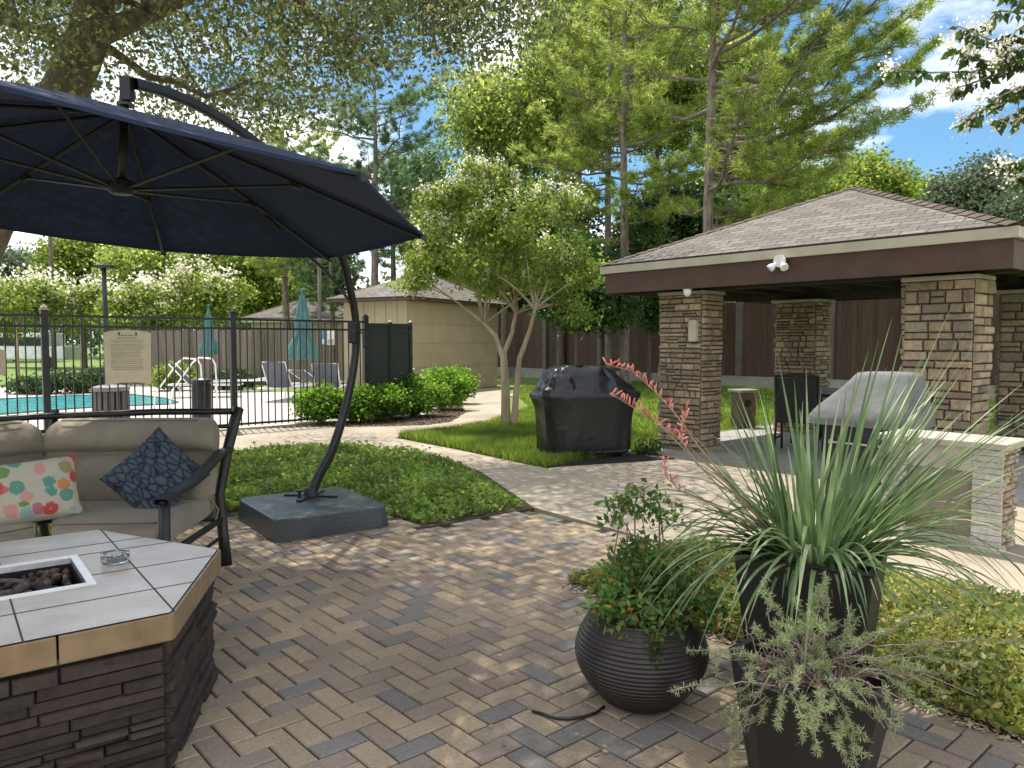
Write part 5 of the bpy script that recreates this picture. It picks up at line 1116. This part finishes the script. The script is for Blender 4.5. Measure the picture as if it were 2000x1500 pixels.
# ---------------------------------------------------------------- hedge shrubs by the fence
sheet('hedge_bed', U((4.9,12.54),(5.6,12.34),(6.1,12.06),(6.6,11.66),(7.6,11.1),(8.3,11.28),(9.6,12.55),(12.3,16.3),(11.0,16.9),(9.6,13.4),(8.4,12.58)), .0, M['soil'], 'dark mulch bed under the bright hedge shrubs', 'soil')
for i, (px, yb, w, h, lab) in enumerate(((622, 829, .95, .60, 'bright green shrub at the left end of the low hedge'), (706, 828, .85, .56, 'shrub just right of the umbrella mast in the low hedge'), (752, 824, .85, .66, 'shrub before the dark screen in the low hedge'), (806, 816, 1.1, .78, 'rounded tall shrub near the middle right of the low hedge'), (858, 803, 1.15, .86, 'tallest bright shrub towards the right end of the low hedge'), (889, 790, .9, .80, 'last shrub of the low hedge next to the curving path'))):
    p = gp(px, yb); rg = np.random.default_rng(100+i)
    t = thing('hedge_shrub', lab, 'shrub', p, 0, 'low hedge shrubs along the pool fence')
    cs = shell_centres(rg, 60, (0,.25,h*.56), (w*.5,w*.42,h*.42), .45); pts = clump_pts(rg, cs, 85, .17, .8); pts = pts[pts[:,2] > .06]
    npobj('foliage', leaf_quads(rg, pts, .075, .5, .25), 4, M['hedge_leaf'], t)
    mb = MB(); limbs(mb, (0,.25,0), [cs[k] for k in range(16)], .014, .004, rg); obj('stem', mb, M['twig'], t, True)
t = thing('young_shrub', 'small thin shrub in front of the dark fence screen', 'shrub', gp(783, 815), 0); rg = np.random.default_rng(140)
cs = shell_centres(rg, 14, (0,.2,.75), (.2,.2,.5)); npobj('foliage', leaf_quads(rg, clump_pts(rg, cs, 26, .13), .06, .5), 4, M['far_leaf'], t); mb = MB(); limbs(mb, (0,.2,0), list(cs[:8]), .008, .003, rg); obj('stem', mb, M['twig'], t)
t = thing('small_plant', 'small yellow green plant between the black grill and the left pillar', 'plant', gp(1268, 890), 0); rg = np.random.default_rng(141)
cs = shell_centres(rg, 16, (0,.1,.10), (.17,.14,.09)); npobj('foliage', leaf_quads(rg, clump_pts(rg, cs, 40, .07), .05, .6, .3), 4, M['nandina'], t); mb = MB(); limbs(mb, (0,.1,0), list(cs[:8]), .006, .003, rg); obj('stem', mb, M['twig'], t)
# shrubs at the far side of the pool
for i, (px, d, yt, w, lab) in enumerate(((150, 22, 722, 1.6, 'clipped dark shrub beyond the pool below the utility pole'), (205, 22.5, 716, 1.3, 'dark shrub beyond the pool left of the rules sign'), (340, 23, 708, 1.2, 'green shrub beyond the pool right of the rules sign'), (70, 21.5, 738, 1.3, 'low shrub beyond the pool closest to the parked van'), (455, 23.5, 722, 1.4, 'low shrub in front of the wooden fence behind the loungers'))):
    h = at(px, yt, d).z; x = (px-1000)/1500*d; t = thing('pool_shrub', lab, 'shrub', (x, d, 0), 0, 'shrubs beyond the pool'); rg = np.random.default_rng(150+i)
    cs = shell_centres(rg, 46, (0,0,h*.52), (w*.5,w*.4,h*.45), .4); pts = clump_pts(rg, cs, 60, .2); pts = pts[pts[:,2] > .02]
    npobj('foliage', leaf_quads(rg, pts, .10, .5), 4, M['dark_leaf' if i != 2 else 'bright_leaf'], t); mb = MB(); limbs(mb, (0,0,0), list(cs[:10]), .02, .006, rg); obj('stem', mb, M['twig'], t)

# ---------------------------------------------------------------- ground cover and grass
def in_poly(P, x, y):
    ins = np.zeros(len(x), bool); n = len(P)
    for i in range(n):
        x0, y0 = P[i][0], P[i][1]; x1, y1 = P[(i+1)%n][0], P[(i+1)%n][1]
        c = ((y0 > y) != (y1 > y)) & (x < (x1-x0)*(y-y0)/((y1-y0) if y1 != y0 else 1e-9)+x0); ins ^= c
    return ins
def scatter(rg, P, n):
    P = [(p[0],p[1]) for p in P]; xs = [p[0] for p in P]; ys = [p[1] for p in P]; out = np.zeros((0,2))
    while len(out) < n:
        x = rg.uniform(min(xs), max(xs), n); y = rg.uniform(min(ys), max(ys), n); k = in_poly(P, x, y); out = np.concatenate([out, np.stack([x[k], y[k]], 1)])
    return out[:n]
def edge_dist(P, q):
    d = np.full(len(q), 9.)
    for i in range(len(P)):
        a = np.array(P[i][:2]); b = np.array(P[(i+1)%len(P)][:2]); ab = b-a; t = np.clip(((q-a)@ab)/(ab@ab), 0, 1); d = np.minimum(d, np.linalg.norm(q-(a+t[:,None]*ab), axis=1))
    return d
def cover(name, P, n, h, L, mat, label, seed, asp=.55, lump=5.):
    rg = np.random.default_rng(seed); q = scatter(rg, P, n); e = edge_dist([tuple(p)[:2] for p in P], q)
    hh = h*(.35+.65*np.clip(e/.25, 0, 1))*(.75+.45*np.sin(q[:,0]*lump+seed)*np.sin(q[:,1]*lump*.9+1)*.6+.22*rg.normal(size=n)); z = hh*(.35+.65*rg.random(n)**.5)
    keep = (np.sin(q[:,0]*9.1+q[:,1]*4.7+seed)+np.sin(q[:,1]*11.3-q[:,0]*5.9)+np.sin(q[:,0]*23+q[:,1]*19)*.6+rg.normal(size=n)*.5) > -1.75
    q = q[keep]; z = z[keep]
    o = npobj(name, leaf_quads(rg, np.stack([q[:,0], q[:,1], np.maximum(z,.01)], 1), L, asp, .3, 0, .65), 4, mat); tag(o, label, 'ground cover', kind='stuff'); return o
bedL = U((.5,6.5),(2.4,6.5),(3.36,6.3),(3.43,5.0),(4.45,4.93),(5.2,6.7),(5.5,7.7),(5.3,8.6),(4.75,9.6),(.5,9.65))
cover('ground_cover', bedL, 60000, .15, .045, [M['cover_leaf']], 'dense low ground cover in the bed behind the umbrella base', 200)
bedR = U((3.17,-1.5),(4.80,-1.5),(4.80,2.05),(4.55,3.2),(3.22,3.2),(3.17,1.3))
cover('ground_cover', bedR, 62000, .17, .034, [M['cover_leaf_gold']], 'golden green ground cover in the bed right of the tall planter', 201)
lawn2 = U((6.3,9.9),(6.22,8.2),(6.14,7.3),(6.08,6.4),(8.05,6.5),(8.2,7.2),(9.4,9.2),(11.0,12.0),(9.8,11.25),(8.4,10.3),(7.3,9.95))
def grass(name, P, n, h, w, label, seed):
    rg = np.random.default_rng(seed); q = scatter(rg, P, n); m = len(q); base = np.stack([q[:,0], q[:,1], np.full(m,-.01)], 1); a = rg.random(m)*2*np.pi; b = np.stack([np.cos(a), np.sin(a), 0*a], 1)*w
    ln = h*(.5+.8*rg.random(m)); tip = base+np.stack([rg.normal(size=m)*.35*ln, rg.normal(size=m)*.35*ln, ln], 1); V = np.empty((m,3,3)); V[:,0] = base-b; V[:,1] = base+b; V[:,2] = tip
    o = npobj(name, V.reshape(-1,3), 3, M['grass']); tag(o, label, 'grass', kind='stuff')
grass('lawn_grass', lawn2, 100000, .13, .006, 'tufted lawn grass around the slender trunked flowering tree', 210)
grass('lawn_grass', U((11.2,12.2),(8.3,7.3),(12.7,7.3),(12.7,-1),(21.5,-1),(21.5,18),(16,18.2),(14.2,16.2)), 130000, .09, .012, 'bright far lawn grass behind the pavilion', 211)
grass('lawn_grass', U((12.8,17.0),(15.0,19.3),(15.5,22),(12,22),(11.2,17.3)), 22000, .07, .010, 'strip of grass in front of the cream shed', 212)
def chips(name, P, n, s, mat, label, seed):
    rg = np.random.default_rng(seed); q = scatter(rg, P, n); c = np.stack([q[:,0], q[:,1], .006+.012*rg.random(n)], 1); o = npobj(name, leaf_quads(rg, c, s, .5, .75), 4, mat); tag(o, label, 'mulch', kind='stuff')
chips('mulch_chips', U((4.95,12.5),(5.6,12.3),(6.1,12.02),(6.6,11.62),(7.6,11.06),(8.3,11.25),(9.6,12.5),(12.2,16.2),(11.0,16.7),(9.6,13.3),(8.4,12.5)), 9000, .06, M['mulch'], 'dark wood chips under the bright low hedge', 220)
chips('mulch_chips', U((3.13,-1.5),(3.3,-1.5),(3.3,3.2),(3.13,3.2)), 2600, .03, M['litter'], 'pale leaf litter and chips along the right bed edge', 221)
chips('leaf_litter', bedL, 2500, .035, M['litter'], 'dead leaves lying in the gaps of the bed behind the umbrella base', 223)
chips('leaf_litter', bedR, 3500, .03, M['litter'], 'dead leaves lying in the gaps of the bed beside the tall planter', 224)
chips('fallen_leaves', U((1.2,.3),(4.3,3.3),(4.3,4.8),(3.4,4.8),(1.4,4.6)), 130, .022, M['litter'], 'tiny fallen leaves scattered over the patio pavers', 222)
# ---------------------------------------------------------------- planters and their plants
def round_pot():
    c = Vector((.523, 3.05, .006)); t = thing('round_pot', 'round dark ribbed pot holding a leafy shrub on the pavers', 'pot', c)
    pr = [(0,0),(.135,0),(.15,.01)]; n = 96
    for i in range(n+1):
        s = i/n; z = .01+s*.34; base = .15+(.265-.15)*math.sin(min(1,s/.58)*math.pi/2)**.9 if s < .58 else .265-(.265-.205)*((s-.58)/.42)**1.7
        pr.append((base+.0035*math.sin(s*2*math.pi*20), z))
    pr += [(.207,.36),(.196,.362),(.188,.35),(.195,.31),(.0,.31)]
    mb = MB(); mb.lathe(pr, 72); obj('body', mb, M['pot'], t, True)
    mb = MB(); mb.lathe([(0,.318),(.196,.312)], 24); obj('soil', mb, M['soil'], t)
    # nandina
    rg = np.random.default_rng(300); p = thing('nandina', 'airy green nandina growing in the round ribbed pot', 'plant', c+Vector((0,0,.31)))
    f = lambda x, y, d: at(x, y, d)-(c+Vector((0,0,.31)))
    bl = [((0.02,.0,.14),(.20,.16,.15),34),(f(1225,1130,3.05),(.12,.12,.12),18),(f(1320,1150,3.1),(.15,.13,.14),22),(f(1255,1080,3.05),(.10,.10,.08),9),(f(1255,975,3.1),(.13,.10,.035),6),(f(1205,1005,3.05),(.06,.06,.04),3),(f(1300,1000,3.1),(.10,.07,.05),4),(f(1195,1180,2.95),(.08,.08,.08),12),(f(1360,1200,2.95),(.11,.09,.10),16),(f(1270,1200,2.9),(.13,.06,.07),14)]
    cs = np.concatenate([shell_centres(rg, n, tuple(q), r, .2) for q, r, n in bl]); pts = clump_pts(rg, cs, 25, .06, .95)
    hang = np.array([tuple(f(1278+rg.normal()*9, y, 2.80)) for y in rg.uniform(1225,1315,60)]); pts = np.concatenate([pts, hang])
    npobj('foliage', leaf_quads(rg, pts, .035, .5, .2), 4, M['nandina'], p)
    mb = MB(); limbs(mb, (0,0,-.01), [cs[i] for i in range(0,len(cs),3)], .006, .0018, rg, .05); 
    for x, y in ((1240,990),(1288,985),(1225,1020)): mb.tube([Vector((.01*rg.normal(),0,0)), f(x,1120,3.05), f(x,y,3.07)], [.006,.005,.003], 5)
    obj('stem', mb, M['twig'], p, True)
round_pot()
def square_planter(name, label, c, rot, w0, w1, h, ch=.012, rim=.02):
    t = thing(name, label, 'planter', c, rot)
    def ring(w, z, k=ch): a = w/2; return [(-a+k,-a,z),(a-k,-a,z),(a,-a+k,z),(a,a-k,z),(a-k,a,z),(-a+k,a,z),(-a,a-k,z),(-a,-a+k,z)]
    R = [ring(w0,0), ring(w0+(w1-w0)*.5,h*.5), ring(w1-.002,h-.014), ring(w1+.004,h-.004), ring(w1-.004,h), ring(w1-rim*2,h), ring(w1-rim*2-.008,h-.07)]
    mb = MB(); n = 8
    for r in R: mb.v += r
    for i in range(len(R)-1):
        for k in range(n): mb.f.append((i*n+k, i*n+(k+1)%n, (i+1)*n+(k+1)%n, (i+1)*n+k)); mb.m.append(0)
    mb.f.append(tuple(range(n))[::-1]); mb.m.append(0); obj('shell', mb, M['planter'], t)
    mb = MB(); mb.add(ring(w1-rim*2-.004, h-.06), [tuple(range(8))]); obj('soil', mb, M['soil'], t); return t
cA = Vector((1.185, 2.98, .006)); square_planter('tall_planter', 'tall dark square planter holding the spiky red yucca', cA, math.radians(-32), .36, .49, .632)
cB = Vector((.925, 2.34, .0)); square_planter('low_planter', 'lower dark square planter with straggly herb in the front right corner', cB, math.radians(-2), .30, .43, .45, .085)
def ribbon(V, F, pts, w, nrm):
    o = len(V); m = len(pts)
    for i, p in enumerate(pts):
        k = i/(m-1); ww = w*(1-k**2.2)*.5+.0006; d = (pts[min(i+1,m-1)]-pts[max(i-1,0)]).normalized(); s = d.cross(nrm).normalized(); q = s.cross(d)
        V += [p-s*ww, p-q*ww*.45, p+s*ww]
    for i in range(m-1):
        a = o+i*3; F.append((a,a+1,a+4,a+3)); F.append((a+1,a+2,a+5,a+4))
def yucca():
    rg = random.Random(12); top = cA+Vector((0,0,.575)); t = thing('red_yucca', 'spiky red yucca with long arching blades in the tall planter', 'plant', top)
    mb = MB(); V, F = mb.v, mb.f
    def blade(az, el, L, droop, w=.0175, off=.12):
        d = Vector((math.cos(az)*math.cos(el), math.sin(az)*math.cos(el), math.sin(el))); s = Vector((math.cos(az), math.sin(az), 0))*rg.uniform(.01,off)+Vector((rg.gauss(0,.02), rg.gauss(0,.02), 0)); p = s; pts = [p]; n = 11
        ww = rg.gauss(0,.05)
        for i in range(n):
            q = i/n; v = (d+Vector((-math.sin(az)*ww*q, math.cos(az)*ww*q, -droop*q**1.5))).normalized(); p = p+v*L/n; 
            if p.length < .5 and p.z < -.0 and abs(p.x) < .2 and abs(p.y) < .2: p.z = .0
            pts.append(p)
        ribbon(V, F, pts, w, Vector((-math.sin(az), math.cos(az), .2)).cross(d).normalized() if False else d.cross(Vector((-math.sin(az), math.cos(az), 0))).normalized())
    for _ in range(72): az = rg.uniform(0, 2*math.pi); blade(az, rg.uniform(.80,1.45), rg.uniform(.40,.80), rg.uniform(0,.25))
    for _ in range(48): az = rg.gauss(.15,.7); blade(az, rg.uniform(.70,1.25), rg.uniform(.72,1.08), rg.uniform(0,.22))
    for _ in range(34): az = rg.gauss(.0,.5); blade(az, rg.uniform(.55,.9), rg.uniform(.7,1.1), rg.uniform(.1,.30))
    for _ in range(34): az = math.pi+rg.gauss(-.0,.6); blade(az, rg.uniform(.45,1.05), rg.uniform(.46,.74), rg.uniform(.2,.9))
    for _ in range(62): az = rg.gauss(-.30,.45); blade(az, rg.uniform(.25,.85), rg.uniform(.6,.95), rg.uniform(1.2,2.2), .015)
    for _ in range(44): az = math.pi+rg.gauss(.35,.5); blade(az, rg.uniform(.35,.95), rg.uniform(.58,.86), rg.uniform(1.4,2.5))
    for _ in range(22): az = -math.pi/2+rg.gauss(0,.5); blade(az, rg.uniform(.3,.9), rg.uniform(.28,.45), rg.uniform(1.8,3.0))
    for _ in range(22): az = math.pi/2+rg.gauss(0,.6); blade(az, rg.uniform(.2,.8), rg.uniform(.45,.7), rg.uniform(1.0,2.0))
    mb.m = [0]*len(mb.f); o = obj('blades', mb, M['yucca'], t, True)
    st = MB(); fl = MB(); g = np.random.default_rng(31); Vf = []
    for q in ([(1530,1060,2.95),(1440,960,2.9),(1370,880,2.86),(1320,810,2.85),(1275,760,2.84),(1235,725,2.84),(1185,712,2.84)], [(1540,1060,2.95),(1460,985,2.9),(1400,925,2.88),(1345,872,2.86),(1290,830,2.85),(1240,798,2.85),(1195,770,2.85)], [(1530,1060,2.95),(1430,960,2.85),(1360,905,2.8),(1330,860,2.78),(1335,830,2.78),(1340,800,2.78)], [(1540,1060,2.95),(1400,990,2.8),(1330,960,2.74),(1300,930,2.72),(1298,900,2.72)]):
        st = MB(); fl = MB(); P = [at(*p)-top for p in q]; st.tube(P, [.0042-.0028*i/(len(P)-1) for i in range(len(P))], 6, False); m = len(P)
        for s in np.linspace((m-1)*.52, m-1.001, 34 if m > 6 else 16):
            i = int(s); p = P[i].lerp(P[i+1], s-i); d = (P[i+1]-P[i]).normalized()
            dd = Vector((g.normal()*.4, g.normal()*.6, abs(g.normal())*.9+.1)).normalized(); ln = g.uniform(.014,.028); e = p+dd*.01
            fl.tube([p, e, e+dd*ln*.6, e+dd*ln], [.001,.0026,.0036,.0015], 5)
        k = obj('flower_stalk', st, M['stalk'], t, True); obj('blossom', fl, M['coral'], k, True)
    
M['stalk'] = pm('flower_stalk', C(.3,.2,.13), C(.42,.26,.18), 20, .7)
yucca()
def rosemary():
    rg = random.Random(5); g = np.random.default_rng(5); o = cB+Vector((0,0,.41)); t = thing('rosemary', 'straggly grey green herb spilling from the low front planter', 'plant', o)
    st = MB(); pts_all = []; dirs = []
    ends = [(1372,1290,2.2),(1400,1330,2.2),(1420,1250,2.25),(1480,1180,2.35),(1545,1215,2.3),(1590,1120,2.4),(1610,1150,2.4),(1630,1210,2.35),(1680,1250,2.3),(1730,1290,2.25),(1800,1310,2.25),(1870,1320,2.25),(1575,1160,2.42),(1610,1130,2.45),(1560,1200,2.4),(1660,1230,2.35),(1510,1210,2.4),(1730,1400,2.05),(1700,1450,2.0),(1560,1420,2.0),(1850,1270,2.3),(1830,1390,2.1),(1400,1400,2.1),(1500,1240,2.3),(1700,1350,2.1),(1640,1440,2.0),(1580,1470,2.0),(1500,1400,2.05),(1455,1375,2.1),(1750,1420,2.05),(1690,1480,1.98),(1560,1300,2.2),(1650,1330,2.1),(1610,1290,2.25),(1480,1290,2.2),(1530,1170,2.35),(1660,1180,2.4),(1770,1350,2.15),(1540,1450,2.0),(1440,1340,2.15),(1620,1380,2.05),(1720,1230,2.3),(1460,1230,2.3),(1600,1420,2.0)]
    ends = [(x+25 if x < 1600 else x, y+25 if x < 1500 else y, d) for x, y, d in ends]
    ends = ends+[(x+rg.gauss(0,52), y+rg.gauss(0,42), d+rg.gauss(0,.07)) for x, y, d in ends]
    for e in ends:
        E = at(*e)-o; s = Vector((rg.gauss(0,.05), rg.gauss(0,.05), -.02)); m = s.lerp(E, .5)+Vector((rg.gauss(0,.05), rg.gauss(0,.05), .06+rg.gauss(0,.04))); P = []
        for i in range(13):
            q = i/12; P.append(s*(1-q)**2+m*2*q*(1-q)+E*q*q+Vector((rg.gauss(0,.006), rg.gauss(0,.006), rg.gauss(0,.006)))*(i > 0))
        st.tube(P, [.0034-.0022*i/12 for i in range(13)], 5, False)
        for k in range(150):
            q = rg.uniform(.55,1)**.8*12; i = min(11, int(q)); p = P[i].lerp(P[i+1], q-i); d = (P[i+1]-P[i]).normalized(); a = (d*.55+Vector((rg.gauss(0,1), rg.gauss(0,1), rg.gauss(0,1))).normalized()).normalized(); pts_all.append(p); dirs.append(a)
    for _ in range(60):   # bare dry twigs
        s = Vector((rg.gauss(0,.07), rg.gauss(0,.07), -.01)); a = rg.uniform(0,6.28); L = rg.uniform(.12,.32); st.tube([s, s+Vector((math.cos(a)*L*.5, math.sin(a)*L*.5, .08)), s+Vector((math.cos(a)*L, math.sin(a)*L, rg.uniform(-.04,.08)))], [.0022,.0017,.001], 4, False)
    c = np.array([tuple(p) for p in pts_all]); a = np.array([tuple(p) for p in dirs]); n = len(c); b = np.cross(a, rnd_dirs(g, n)); b /= np.linalg.norm(b, axis=1, keepdims=True); L = (.012+.012*g.random(n))[:,None]
    V = np.empty((n,4,3)); V[:,0] = c; V[:,1] = c+a*L*.5+b*.0013; V[:,2] = c+a*L; V[:,3] = c+a*L*.5-b*.0013; npobj('foliage', V.reshape(-1,3), 4, M['rosemary'], t); obj('stem', st, M['dry_twig'], t, True)
M['dry_twig'] = pm('dry_twig', C(.2,.13,.1), C(.38,.28,.23), 30, .9)
rosemary()
bpy.context.view_layer.update()
